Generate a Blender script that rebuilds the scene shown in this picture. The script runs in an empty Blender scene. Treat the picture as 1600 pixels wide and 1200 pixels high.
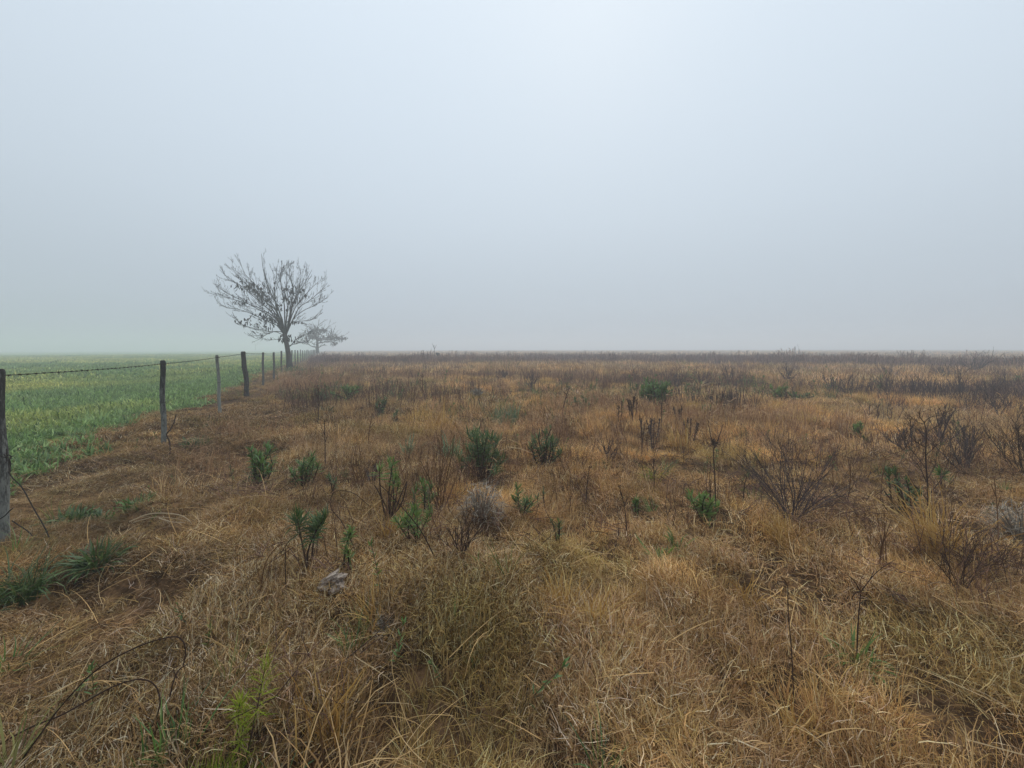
import bpy, math, random
import numpy as np
from mathutils import Vector, Matrix

rng = np.random.default_rng(7)
random.seed(7)
C = bpy.context.scene.collection
SC = bpy.context.scene
F, PX0, PY0, EYE = 620.0, 800.0, 545.0, 1.6      # focal length (photo px), principal column, horizon row, eye height

# ------------------------------------------------------------------ camera
cam = bpy.data.cameras.new('camera')
cam.sensor_width = 36.0
cam.lens = F / 1600.0 * 36.0
cam.shift_y = -(600.0 - PY0) / 1600.0
cam.clip_start, cam.clip_end = 0.05, 6000.0
co = bpy.data.objects.new('camera', cam)
C.objects.link(co)
co.location = (0, 0, EYE)
co.rotation_euler = (math.radians(90), math.radians(0.12), 0)
SC.camera = co

# ------------------------------------------------------------------ sky, sun, exposure
SUN_EL, SUN_AZ = math.radians(42), math.radians(12)     # thin sun behind the fog, ahead and a little right
w = bpy.data.worlds.new('World')
SC.world = w
w.use_nodes = True
nt = w.node_tree
for n in list(nt.nodes):
    nt.nodes.remove(n)
N = nt.nodes.new
out = N('ShaderNodeOutputWorld'); bg = N('ShaderNodeBackground')
sky = N('ShaderNodeTexSky'); sky.sky_type = 'NISHITA'; sky.sun_disc = False
sky.sun_elevation = SUN_EL; sky.sun_rotation = SUN_AZ; sky.air_density = 1.5; sky.dust_density = 4.0
tc = N('ShaderNodeTexCoord'); sep = N('ShaderNodeSeparateXYZ')
nt.links.new(tc.outputs['Generated'], sep.inputs[0])
ramp = N('ShaderNodeValToRGB')
ramp.color_ramp.interpolation = 'B_SPLINE'
els = ramp.color_ramp.elements
els[0].position = 0.0; els[0].color = (0.475, 0.545, 0.62, 1)
els[1].position = 1.0; els[1].color = (0.93, 1.02, 1.12, 1)
for p_, c_ in ((0.10, (0.52, 0.60, 0.68)), (0.30, (0.645, 0.74, 0.835)), (0.55, (0.735, 0.84, 0.95)), (0.75, (0.81, 0.915, 1.02))):
    e = els.new(p_); e.color = (*c_, 1)
nt.links.new(sep.outputs['Z'], ramp.inputs[0])
# a wide soft brightening of the cloud round the hidden sun
dot = N('ShaderNodeVectorMath'); dot.operation = 'DOT_PRODUCT'
sd = Vector((math.sin(SUN_AZ) * math.cos(SUN_EL), math.cos(SUN_AZ) * math.cos(SUN_EL), math.sin(SUN_EL)))
nt.links.new(tc.outputs['Generated'], dot.inputs[0]); dot.inputs[1].default_value = sd
mr = N('ShaderNodeMapRange'); mr.interpolation_type = 'SMOOTHSTEP'
mr.inputs['From Min'].default_value = 0.1; mr.inputs['From Max'].default_value = 1.0
mr.inputs['To Min'].default_value = 8.9; mr.inputs['To Max'].default_value = 9.6
nt.links.new(dot.outputs['Value'], mr.inputs['Value'])
mul = N('ShaderNodeVectorMath'); mul.operation = 'SCALE'
nt.links.new(ramp.outputs[0], mul.inputs[0]); nt.links.new(mr.outputs[0], mul.inputs['Scale'])
mix = N('ShaderNodeMix'); mix.data_type = 'RGBA'; mix.inputs['Factor'].default_value = 0.985
nt.links.new(sky.outputs[0], mix.inputs['A']); nt.links.new(mul.outputs[0], mix.inputs['B'])
nt.links.new(mix.outputs['Result'], bg.inputs[0]); bg.inputs[1].default_value = 0.1
nt.links.new(bg.outputs[0], out.inputs[0])

sun = bpy.data.lights.new('sun', 'SUN'); sun.energy = 1.4; sun.angle = math.radians(60); sun.color = (1, 0.96, 0.9)
so = bpy.data.objects.new('sun', sun); C.objects.link(so)
so.rotation_euler = (-sd).to_track_quat('-Z', 'Y').to_euler()

SC.view_settings.view_transform = 'Standard'; SC.view_settings.look = 'None'
SC.view_settings.gamma = 1; SC.view_settings.exposure = 0.0; SC.view_settings.use_curve_mapping = False
SC.render.engine = 'CYCLES'
cy = SC.cycles
cy.max_bounces = 5; cy.diffuse_bounces = 3; cy.glossy_bounces = 1; cy.transmission_bounces = 3
cy.volume_bounces = 2; cy.transparent_max_bounces = 8; cy.use_denoising = True
try:
    cy.denoiser = 'OPENIMAGEDENOISE'
    cy.denoising_prefilter = 'ACCURATE'
except Exception:
    pass
SC.render.film_transparent = False

# ------------------------------------------------------------------ numeric helpers
def _hash(ix, iy, s):
    h = (ix.astype(np.int64) * 374761393 + iy.astype(np.int64) * 668265263 + s * 974711) & 0xFFFFFFFF
    h = ((h ^ (h >> 13)) * 1274126177) & 0xFFFFFFFF
    h = (h ^ (h >> 16)) & 0xFFFFFFFF
    return h / 4294967295.0

def vn(x, y, sc, s):
    """smooth value noise 0..1 with cells of sc metres"""
    x = np.asarray(x, float) / sc + 1000.3; y = np.asarray(y, float) / sc + 1000.7
    ix = np.floor(x); iy = np.floor(y); fx = x - ix; fy = y - iy
    fx = fx * fx * fx * (fx * (fx * 6 - 15) + 10); fy = fy * fy * fy * (fy * (fy * 6 - 15) + 10)
    a = _hash(ix, iy, s); b = _hash(ix + 1, iy, s); c = _hash(ix, iy + 1, s); d = _hash(ix + 1, iy + 1, s)
    return (a * (1 - fx) + b * fx) * (1 - fy) + (c * (1 - fx) + d * fx) * fy

FV = np.array([-0.4237, 0.9058]); FN = np.array([0.9058, 0.4237])   # along the fence, and to its right
def side(x, y):
    return x * FN[0] + y * FN[1]                # fence at -2.48, crop edge near -3.9
def edge(x, y):
    return -3.95 + 1.3 * (vn(x, y, 1.9, 51) - 0.5) + 0.5 * (vn(x, y, 0.5, 52) - 0.5)

def lumps(x, y):
    a = vn(x, y, 1.15, 11); b = vn(x, y, 0.42, 12)
    return 0.16 * (a - 0.5) + 0.16 * (b - 0.5)
def H(x, y):
    x = np.asarray(x, float); y = np.asarray(y, float)
    s = side(x, y)
    k = np.clip((s + 4.3) / 1.0, 0.15, 1.0)
    r = np.hypot(x, y)
    return k * lumps(x, y) / (1 + (r / 40.0) ** 2) + 0.10 * (vn(x, y, 7, 13) - 0.5) - 0.06 * (1 - k) - 0.03

def at(px, py):
    """ground point seen at photo pixel (px, py)"""
    d = py - PY0
    Y = F * EYE / d
    return np.array([(px - PX0) / F * Y, Y])

# ------------------------------------------------------------------ mesh builder
class MB:
    def __init__(self):
        self.v = []; self.f = []; self.c = []; self.n = 0
    def add(self, v, f, c=0.5):
        v = np.asarray(v, float).reshape(-1, 3)
        self.v.append(v); self.f += [tuple(int(i) + self.n for i in q) for q in f]
        self.c.append(np.full(len(v), c) if np.isscalar(c) else np.asarray(c)); self.n += len(v)
    def tube(self, pts, rad, sides=5, c=0.5, cap=True):
        pts = np.asarray(pts, float); n = len(pts)
        rad = np.broadcast_to(np.asarray(rad, float), (n,))
        tan = np.gradient(pts, axis=0); tan /= np.linalg.norm(tan, axis=1)[:, None] + 1e-9
        ref = np.array([0.31, 0.57, 0.13]); vs = []
        for i in range(n):
            u = np.cross(tan[i], ref)
            if np.linalg.norm(u) < 0.1: u = np.cross(tan[i], (1, 0, 0))
            u /= np.linalg.norm(u); v = np.cross(tan[i], u)
            for k in range(sides):
                a = 2 * math.pi * k / sides
                vs.append(pts[i] + rad[i] * (math.cos(a) * u + math.sin(a) * v))
        fs = []
        for i in range(n - 1):
            for k in range(sides):
                k2 = (k + 1) % sides
                fs.append((i * sides + k, i * sides + k2, (i + 1) * sides + k2, (i + 1) * sides + k))
        if cap:
            fs.append(tuple(range(sides))[::-1]); fs.append(tuple((n - 1) * sides + k for k in range(sides)))
        self.add(vs, fs, c)
    def blades(self, root, az, el, length, width, droop, seg=4, curl=0.5, cols=None, tipw=0.12, belly=False, R=None, kink=0.0):
        """many grass or leaf blades at once, each a tapering curved strip"""
        R = R or rng
        n = len(az)
        p = np.array(root, float).copy(); e = np.array(el, float).copy(); a = np.array(az, float).copy()
        L = np.array(length, float); W = np.array(width, float); D = np.array(droop, float)
        cu = R.normal(0, curl, n) / seg
        roll = R.uniform(-0.9, 0.9, n)
        rows = []
        for i in range(seg + 1):
            t = i / seg
            wv = W * (np.sin(math.pi * min(0.96, 0.12 + 0.85 * t)) if belly else (1 - (1 - tipw) * t ** 1.6))
            sx = -np.sin(a) * np.cos(roll); sy = np.cos(a) * np.cos(roll); sz = np.sin(roll)
            off = np.stack([sx, sy, sz], 1) * wv[:, None] * 0.5
            rows.append(p - off); rows.append(p + off)
            st = L / seg
            p = p + np.stack([np.cos(a) * np.cos(e) * st, np.sin(a) * np.cos(e) * st, np.sin(e) * st], 1)
            e = e - D / seg * (0.5 + t) + R.normal(0, kink, n); a = a + cu + R.normal(0, kink, n)
        V = np.stack(rows, 1)                      # n, 2(seg+1), 3
        m = 2 * (seg + 1)
        fs = []
        for b in range(n):
            o = b * m
            for i in range(seg):
                q = o + 2 * i
                fs.append((q, q + 1, q + 3, q + 2))
        if cols is None: cols = R.uniform(0, 1, n)
        self.add(V.reshape(-1, 3), fs, np.repeat(cols, m))
    def mesh(self, name, mat, smooth=False):
        me = bpy.data.meshes.new(name)
        v = np.concatenate(self.v) if self.v else np.zeros((0, 3))
        me.from_pydata(v.tolist(), [], self.f)
        at_ = me.attributes.new('bcol', 'FLOAT', 'POINT')
        at_.data.foreach_set('value', np.concatenate(self.c).astype(np.float32))
        if smooth: me.polygons.foreach_set('use_smooth', [True] * len(me.polygons))
        me.materials.append(mat)
        return me
    def obj(self, name, mat, parent=None, smooth=False):
        o = bpy.data.objects.new(name, self.mesh(name, mat, smooth)); C.objects.link(o)
        if parent is not None: o.parent = parent
        return o

def tag(o, label=None, cat=None, group=None, kind=None):
    if label: o['label'] = label
    if cat: o['category'] = cat
    if group: o['group'] = group
    if kind: o['kind'] = kind
    return o
def thing(name, label, cat, loc, group=None):
    o = bpy.data.objects.new(name, None); C.objects.link(o)
    o.empty_display_size = 0.1; o.location = loc
    return tag(o, label, cat, group)
def smooth_path(pts, n):
    """Catmull-Rom resample"""
    pts = np.asarray(pts, float)
    P = np.vstack([2 * pts[0] - pts[1], pts, 2 * pts[-1] - pts[-2]])
    res = []
    for u in np.linspace(0, len(pts) - 1 - 1e-6, n):
        i = int(u); t = u - i
        p0, p1, p2, p3 = P[i], P[i + 1], P[i + 2], P[i + 3]
        res.append(0.5 * (2 * p1 + (p2 - p0) * t + (2 * p0 - 5 * p1 + 4 * p2 - p3) * t * t + (3 * p1 - p0 - 3 * p2 + p3) * t ** 3))
    return np.array(res)

# ------------------------------------------------------------------ materials
def new_mat(name):
    m = bpy.data.materials.new(name); m.use_nodes = True
    t = m.node_tree
    for n in list(t.nodes): t.nodes.remove(n)
    return m, t
def ramp_node(t, stops):
    r = t.nodes.new('ShaderNodeValToRGB'); e = r.color_ramp.elements
    e[0].position = stops[0][0]; e[0].color = (*stops[0][1], 1)
    e[1].position = stops[-1][0]; e[1].color = (*stops[-1][1], 1)
    for p, c in stops[1:-1]:
        k = e.new(p); k.color = (*c, 1)
    return r
def veg_mat(name, stops, tint=False, transl=0.25, gloss=0.0, speck=None):
    """plant material: colour from each blade's own shade, optionally tinted per clump"""
    m, t = new_mat(name); L = t.links.new
    o = t.nodes.new('ShaderNodeOutputMaterial')
    a = t.nodes.new('ShaderNodeAttribute'); a.attribute_name = 'bcol'
    r = ramp_node(t, stops); L(a.outputs['Fac'], r.inputs[0])
    col = r.outputs[0]
    if tint:
        b = t.nodes.new('ShaderNodeAttribute'); b.attribute_type = 'INSTANCER'; b.attribute_name = 'icol'
        x = t.nodes.new('ShaderNodeMix'); x.data_type = 'RGBA'; x.blend_type = 'MULTIPLY'; x.inputs['Factor'].default_value = 1
        L(col, x.inputs['A']); L(b.outputs['Color'], x.inputs['B']); col = x.outputs['Result']
    if speck:
        nz = t.nodes.new('ShaderNodeTexNoise'); nz.inputs['Scale'].default_value = speck[0]; nz.inputs['Detail'].default_value = 6
        g = t.nodes.new('ShaderNodeTexCoord'); L(g.outputs['Object'], nz.inputs['Vector'])
        rr = ramp_node(t, [(0.42, (0, 0, 0)), (0.6, (1, 1, 1))]); L(nz.outputs['Fac'], rr.inputs[0])
        x = t.nodes.new('ShaderNodeMix'); x.data_type = 'RGBA'
        L(rr.outputs[0], x.inputs['Factor']); L(col, x.inputs['A']); x.inputs['B'].default_value = (*speck[1], 1); col = x.outputs['Result']
    d = t.nodes.new('ShaderNodeBsdfDiffuse'); L(col, d.inputs[0]); sh = d.outputs[0]
    if transl:
        tr = t.nodes.new('ShaderNodeBsdfTranslucent'); L(col, tr.inputs[0])
        mx = t.nodes.new('ShaderNodeMixShader'); mx.inputs[0].default_value = transl
        L(sh, mx.inputs[1]); L(tr.outputs[0], mx.inputs[2]); sh = mx.outputs[0]
    if gloss:
        gl = t.nodes.new('ShaderNodeBsdfGlossy'); gl.inputs['Roughness'].default_value = 0.45
        gl.inputs[0].default_value = (1, 1, 1, 1)
        mx = t.nodes.new('ShaderNodeMixShader'); mx.inputs[0].default_value = gloss
        L(sh, mx.inputs[1]); L(gl.outputs[0], mx.inputs[2]); sh = mx.outputs[0]
    L(sh, o.inputs[0])
    return m

STRAW = [(0.0, (0.085, 0.046, 0.020)), (0.22, (0.27, 0.150, 0.064)), (0.52, (0.59, 0.37, 0.168)), (0.80, (0.80, 0.57, 0.30)), (1.0, (0.95, 0.80, 0.56))]
M_grass = veg_mat('dry_straw', STRAW, tint=True, transl=0.2)
M_straw = veg_mat('straw_blade', [(p, tuple(q * .8 for q in c)) for p, c in STRAW], transl=0.2)
M_gold = veg_mat('golden_blade', [(0, (0.30, 0.15, 0.035)), (0.5, (0.50, 0.30, 0.09)), (1, (0.62, 0.45, 0.2))], transl=0.3)
M_rust = veg_mat('rust_blade', [(0, (0.17, 0.075, 0.035)), (0.5, (0.36, 0.20, 0.10)), (1, (0.58, 0.40, 0.24))], tint=True, transl=0.25)
M_crop = veg_mat('crop_leaf', [(0, (0.085, 0.15, 0.036)), (0.5, (0.28, 0.375, 0.10)), (1, (0.52, 0.58, 0.21))], tint=True, transl=0.3, gloss=0.03)
M_weed = veg_mat('dead_weed', [(0, (0.06, 0.043, 0.038)), (0.6, (0.16, 0.11, 0.09)), (1, (0.32, 0.22, 0.16))], tint=True, transl=0.1)
M_green = veg_mat('weed_leaf', [(0, (0.13, 0.085, 0.035)), (.10, (0.11, 0.085, 0.03)), (.16, (0.045, 0.085, 0.018)), (0.5, (0.085, 0.175, 0.035)), (1, (0.17, 0.27, 0.065))], transl=0.3, gloss=0.04)
M_dkgreen = veg_mat('dark_leaf', [(0, (0.11, 0.07, 0.03)), (.10, (0.09, 0.07, 0.026)), (.16, (0.033, 0.066, 0.017)), (0.6, (0.068, 0.125, 0.03)), (1, (0.135, 0.195, 0.055))], transl=0.25, gloss=0.04)
M_bright = veg_mat('bright_leaf', [(0, (0.16, 0.11, 0.035)), (.08, (0.14, 0.11, 0.03)), (.14, (0.055, 0.105, 0.02)), (0.5, (0.115, 0.195, 0.036)), (1, (0.22, 0.32, 0.075))], transl=0.35, gloss=0.03)
M_lime = veg_mat('lime_leaf', [(0, (0.11, 0.15, 0.016)), (0.5, (0.25, 0.31, 0.03)), (1, (0.40, 0.43, 0.07))], transl=0.3)
M_blue = veg_mat('grey_green_leaf', [(0, (0.05, 0.11, 0.045)), (0.5, (0.115, 0.19, 0.085)), (1, (0.23, 0.31, 0.16))], transl=0.3, gloss=0.04)
M_stem = veg_mat('dark_stem', [(0, (0.035, 0.022, 0.018)), (0.6, (0.075, 0.045, 0.034)), (1, (0.14, 0.09, 0.06))], transl=0)
M_twig = veg_mat('purple_twig', [(0, (0.04, 0.032, 0.036)), (0.6, (0.085, 0.065, 0.066)), (1, (0.16, 0.125, 0.115))], transl=0)
M_brown = veg_mat('brown_stem', [(0, (0.09, 0.045, 0.022)), (0.6, (0.17, 0.09, 0.045)), (1, (0.28, 0.17, 0.09))], transl=0)
M_pale = veg_mat('pale_stem', [(0, (0.42, 0.31, 0.19)), (1, (0.66, 0.56, 0.42))], transl=0.2)
M_grey = veg_mat('grey_twig', [(0, (0.14, 0.115, 0.09)), (0.6, (0.36, 0.31, 0.25)), (1, (0.55, 0.49, 0.41))], transl=0.1)
M_bark = veg_mat('tree_bark', [(0, (0.018, 0.016, 0.015)), (1, (0.042, 0.037, 0.034))], transl=0, speck=(3.0, (0.075, 0.068, 0.062)))
M_deadleaf = veg_mat('dead_tree_leaf', [(0, (0.018, 0.016, 0.016)), (1, (0.05, 0.042, 0.036))], transl=0.1)
M_olive = veg_mat('olive_leaf', [(0, (0.07, 0.085, 0.025)), (.5, (0.15, 0.165, 0.05)), (1, (0.28, 0.26, 0.1))], transl=.25)
M_seed = veg_mat('seed_husk', [(0, (0.035, 0.024, 0.02)), (.6, (0.085, 0.055, 0.042)), (1, (0.19, 0.13, 0.095))], transl=0)
M_wire = veg_mat('rusty_wire', [(0, (0.03, 0.026, 0.024)), (1, (0.055, 0.045, 0.04))], transl=0)

def wood_mat(name, dark, pale, amount, split=None):
    """weathered post: vertical grain, lichen patches; split = height above which the old tar-dark wood shows"""
    m, t = new_mat(name); L = t.links.new
    o = t.nodes.new('ShaderNodeOutputMaterial'); b = t.nodes.new('ShaderNodeBsdfPrincipled')
    b.inputs['Roughness'].default_value = 0.9; b.inputs['Specular IOR Level'].default_value = 0.15
    g = t.nodes.new('ShaderNodeTexCoord'); mp = t.nodes.new('ShaderNodeMapping'); mp.inputs['Scale'].default_value = (26, 26, 7)
    L(g.outputs['Object'], mp.inputs[0])
    n1 = t.nodes.new('ShaderNodeTexNoise'); n1.inputs['Scale'].default_value = 1.6; n1.inputs['Detail'].default_value = 8; n1.inputs['Roughness'].default_value = 0.78
    L(mp.outputs[0], n1.inputs['Vector'])
    fac = n1.outputs['Fac']
    if split is not None:
        sp = t.nodes.new('ShaderNodeSeparateXYZ'); L(g.outputs['Object'], sp.inputs[0])
        mr_ = t.nodes.new('ShaderNodeMapRange'); mr_.inputs['From Min'].default_value = split - 0.75; mr_.inputs['From Max'].default_value = split + 0.4
        mr_.inputs['To Min'].default_value = 0.045; mr_.inputs['To Max'].default_value = -0.14
        L(sp.outputs['Z'], mr_.inputs['Value'])
        ad = t.nodes.new('ShaderNodeMath'); L(fac, ad.inputs[0]); L(mr_.outputs[0], ad.inputs[1]); fac = ad.outputs[0]
    r = ramp_node(t, [(amount - 0.09, dark), (amount, tuple((a + c) / 2 for a, c in zip(dark, pale))), (amount + 0.07, pale), (amount + 0.3, tuple(min(1, c * 1.25) for c in pale))])
    L(fac, r.inputs[0]); L(r.outputs[0], b.inputs['Base Color'])
    mp2 = t.nodes.new('ShaderNodeMapping'); mp2.inputs['Scale'].default_value = (60, 60, 5); L(g.outputs['Object'], mp2.inputs[0])
    n2 = t.nodes.new('ShaderNodeTexNoise'); n2.inputs['Scale'].default_value = 1; n2.inputs['Detail'].default_value = 5; L(mp2.outputs[0], n2.inputs['Vector'])
    bu = t.nodes.new('ShaderNodeBump'); bu.inputs['Strength'].default_value = 0.8; bu.inputs['Distance'].default_value = 0.01
    L(n2.outputs['Fac'], bu.inputs['Height']); L(bu.outputs[0], b.inputs['Normal'])
    L(b.outputs[0], o.inputs[0])
    return m
W_lichen = wood_mat('lichen_wood', (0.032, 0.031, 0.03), (0.175, 0.18, 0.165), 0.475, split=0.92)
W_pale = wood_mat('pale_wood', (0.12, 0.12, 0.11), (0.22, 0.23, 0.21), 0.46, split=1.3)
W_dark = wood_mat('dark_wood', (0.028, 0.022, 0.021), (0.085, 0.072, 0.066), 0.55)
W_grey = wood_mat('grey_wood', (0.05, 0.047, 0.044), (0.15, 0.145, 0.135), 0.5)

# ------------------------------------------------------------------ haze
hz = MB()
BX, BZ0, BZ1 = 1500.0, -1.35, 10.6
hv = [(x, y, z) for z in (BZ0, BZ1) for x, y in ((-BX, -BX), (BX, -BX), (BX, BX), (-BX, BX))]
hz.add(hv, [(3, 2, 1, 0), (4, 5, 6, 7), (0, 1, 5, 4), (1, 2, 6, 5), (2, 3, 7, 6), (3, 0, 4, 7)])
mh, th = new_mat('fog')
ho = th.nodes.new('ShaderNodeOutputMaterial'); pv = th.nodes.new('ShaderNodeVolumePrincipled')
pv.inputs['Color'].default_value = (0.90, 0.945, 0.99, 1); pv.inputs['Density'].default_value = 0.0062
pv.inputs['Anisotropy'].default_value = 0.3
th.links.new(pv.outputs[0], ho.inputs['Volume'])
haze = hz.obj('haze', mh); haze['kind'] = 'stuff'

# ------------------------------------------------------------------ ground
radii = 0.25 * (1400 / 0.25) ** (np.arange(300) / 299.0)
ang = np.concatenate([np.arange(-66, 66, 0.34), np.arange(66, 294, 4.0)]) * math.pi / 180
RR, AA = np.meshgrid(radii, ang, indexing='ij')
gx = (RR * np.sin(AA)).ravel(); gy = (RR * np.cos(AA)).ravel()
gz = H(gx, gy)
gm = MB()
na = len(ang); nr = len(radii)
ii, jj = np.meshgrid(np.arange(nr - 1), np.arange(na), indexing='ij'); j2 = (jj + 1) % na
quads = np.stack([ii * na + jj, (ii + 1) * na + jj, (ii + 1) * na + j2, ii * na + j2], -1).reshape(-1, 4)
gme = bpy.data.meshes.new('ground')
vv = np.concatenate([np.stack([gx, gy, gz], 1), [[0, 0, float(H(0, 0))]]])
cap = [(len(vv) - 1, j, (j + 1) % na) for j in range(na)]
gme.from_pydata(vv.tolist(), [], quads.tolist() + cap)
gme.polygons.foreach_set('use_smooth', [True] * len(gme.polygons))
gmat, t = new_mat('pasture_soil'); L = t.links.new
o = t.nodes.new('ShaderNodeOutputMaterial'); b = t.nodes.new('ShaderNodeBsdfDiffuse')
geo = t.nodes.new('ShaderNodeNewGeometry')
def noise(scale, detail=6, rough=0.6):
    n = t.nodes.new('ShaderNodeTexNoise'); n.inputs['Scale'].default_value = scale; n.inputs['Detail'].default_value = detail
    n.inputs['Roughness'].default_value = rough; L(geo.outputs['Position'], n.inputs['Vector']); return n.outputs['Fac']
def mixc(fac, a, c, blend='MIX'):
    x = t.nodes.new('ShaderNodeMix'); x.data_type = 'RGBA'; x.blend_type = blend
    for s, v in (('Factor', fac), ('A', a), ('B', c)):
        if isinstance(v, (int, float)): x.inputs[s].default_value = v
        elif isinstance(v, tuple): x.inputs[s].default_value = (*v, 1)
        else: L(v, x.inputs[s])
    return x.outputs['Result']
r1 = ramp_node(t, [(0.3, (0.030, 0.020, 0.013)), (0.48, (0.10, 0.064, 0.036)), (0.66, (0.34, 0.22, 0.12))]); L(noise(9, 10, 0.75), r1.inputs[0])
r2 = ramp_node(t, [(0.38, (0.62, 0.55, 0.55)), (0.62, (1.1, 1.0, 0.9))]); L(noise(0.12, 5), r2.inputs[0])
dry = mixc(1.0, r1.outputs[0], r2.outputs[0], 'MULTIPLY')
c1 = ramp_node(t, [(0.3, (0.07, 0.12, 0.04)), (0.55, (0.18, 0.255, 0.08)), (0.75, (0.31, 0.37, 0.14))]); L(noise(5, 10, 0.75), c1.inputs[0])
c2 = ramp_node(t, [(0.4, (0.8, 0.9, 0.9)), (0.62, (1.15, 1.1, 1.0))]); L(noise(0.1, 4), c2.inputs[0])
crop = mixc(1.0, c1.outputs[0], c2.outputs[0], 'MULTIPLY')
dp = t.nodes.new('ShaderNodeVectorMath'); dp.operation = 'DOT_PRODUCT'; dp.inputs[1].default_value = (FN[0], FN[1], 0)
L(geo.outputs['Position'], dp.inputs[0])
wob = t.nodes.new('ShaderNodeMath'); wob.operation = 'MULTIPLY_ADD'; L(noise(0.9, 3), wob.inputs[0]); wob.inputs[1].default_value = 0.7; L(dp.outputs['Value'], wob.inputs[2])
mr2 = t.nodes.new('ShaderNodeMapRange'); mr2.inputs['From Min'].default_value = -3.75; mr2.inputs['From Max'].default_value = -3.4
L(wob.outputs[0], mr2.inputs['Value'])
L(mixc(mr2.outputs[0], crop, dry), b.inputs[0])
bmp = t.nodes.new('ShaderNodeBump'); bmp.inputs['Strength'].default_value = 0.6; bmp.inputs['Distance'].default_value = 0.03
L(noise(22, 8, 0.7), bmp.inputs['Height']); L(bmp.outputs[0], b.inputs['Normal']); L(b.outputs[0], o.inputs[0])
gme.materials.append(gmat)
ground = bpy.data.objects.new('ground', gme); C.objects.link(ground); ground['kind'] = 'structure'

# ------------------------------------------------------------------ scattering
def scatter(name, P, rot, scl, vid, icol, sources):
    """one stuff object: its points carry instances of the source meshes"""
    col = bpy.data.collections.new(name + '_sources')       # never linked to the scene
    for i, me in enumerate(sources):
        col.objects.link(bpy.data.objects.new('%s_source_%02d' % (name, i), me))
    me = bpy.data.meshes.new(name)
    me.from_pydata(P.tolist(), [], [])
    def put(nm, typ, key, arr):
        a = me.attributes.new(nm, typ, 'POINT'); a.data.foreach_set(key, np.ascontiguousarray(arr).ravel())
    put('rot', 'FLOAT_VECTOR', 'vector', rot.astype(np.float32)); put('scl', 'FLOAT_VECTOR', 'vector', scl.astype(np.float32))
    put('vid', 'INT', 'value', vid.astype(np.int32))
    put('icol', 'FLOAT_COLOR', 'color', np.concatenate([icol, np.ones((len(icol), 1))], 1).astype(np.float32))
    ob = bpy.data.objects.new(name, me); C.objects.link(ob); ob['kind'] = 'stuff'
    g = bpy.data.node_groups.new(name, 'GeometryNodeTree')
    g.interface.new_socket('Geometry', in_out='INPUT', socket_type='NodeSocketGeometry')
    g.interface.new_socket('Geometry', in_out='OUTPUT', socket_type='NodeSocketGeometry')
    gi = g.nodes.new('NodeGroupInput'); go = g.nodes.new('NodeGroupOutput')
    iop = g.nodes.new('GeometryNodeInstanceOnPoints'); ci = g.nodes.new('GeometryNodeCollectionInfo')
    ci.inputs['Collection'].default_value = col; ci.inputs['Separate Children'].default_value = True; ci.inputs['Reset Children'].default_value = True
    def named(nm, typ):
        n = g.nodes.new('GeometryNodeInputNamedAttribute'); n.data_type = typ; n.inputs['Name'].default_value = nm
        return n.outputs['Attribute']
    e2r = g.nodes.new('FunctionNodeEulerToRotation')
    g.links.new(named('rot', 'FLOAT_VECTOR'), e2r.inputs[0])
    g.links.new(gi.outputs[0], iop.inputs['Points']); g.links.new(ci.outputs[0], iop.inputs['Instance'])
    iop.inputs['Pick Instance'].default_value = True
    g.links.new(named('vid', 'INT'), iop.inputs['Instance Index'])
    g.links.new(e2r.outputs[0], iop.inputs['Rotation']); g.links.new(named('scl', 'FLOAT_VECTOR'), iop.inputs['Scale'])
    g.links.new(iop.outputs[0], go.inputs[0])
    md = ob.modifiers.new('scatter', 'NODES'); md.node_group = g
    return ob

def ring_points(rings, half=62):
    """random ground points; rings = (r0, r1, density per m2)"""
    xs, ys = [], []
    for r0, r1, den in rings:
        hf = math.radians(half) if r0 > 2.5 else math.radians(100)
        n = int(den * hf * (r1 * r1 - r0 * r0))
        r = np.sqrt(rng.uniform(r0 * r0, r1 * r1, n)); a = rng.uniform(-hf, hf, n)
        xs.append(r * np.sin(a)); ys.append(r * np.cos(a))
    return np.concatenate(xs), np.concatenate(ys)

U = rng.uniform
CLEAR = []                                        # (x, y, radius) where plants stand and the thatch parts
def open_to(x, y):
    k = np.ones(len(x), bool)
    for cx, cy_, cr in CLEAR:
        k &= (np.hypot(x - cx, y - cy_) > cr * U(.5, 1.1, len(x)))
    return k
def mat_clump(nb, rad, l0, l1, w0, w1, seg=4):
    """matted thatch: arching blades fallen over one another"""
    m = MB()
    r = rad * np.sqrt(U(0, 1, nb)); a = U(0, 2 * math.pi, nb)
    root = np.stack([r * np.cos(a), r * np.sin(a), U(-0.02, 0.05, nb)], 1)
    az = rng.vonmises(0.0, 0.9, nb)
    L_ = l0 + (l1 - l0) * U(0, 1, nb) ** 1.8
    m.blades(root, az, np.radians(U(12, 85, nb)), L_, U(w0, w1, nb), np.radians(U(0, 130, nb)), seg, .9, kink=.28,
             cols=np.clip(rng.normal(0.46, 0.36, nb), 0, 1))
    return m
def tuft_clump(nb, rad, l0, l1, w0, w1, lean=(45, 88), droop=(10, 90), seg=4):
    m = MB()
    r = rad * np.sqrt(U(0, 1, nb)); a = U(0, 2 * math.pi, nb)
    root = np.stack([r * np.cos(a), r * np.sin(a), np.full(nb, -0.02)], 1)
    m.blades(root, a + rng.normal(0, 0.7, nb), np.radians(U(*lean, nb)), l0 + (l1 - l0) * U(0, 1, nb) ** 1.6, U(w0, w1, nb), np.radians(U(*droop, nb)), seg, .7, kink=.2,
             cols=np.clip(rng.normal(0.55, 0.22, nb), 0, 1))
    return m

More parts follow.
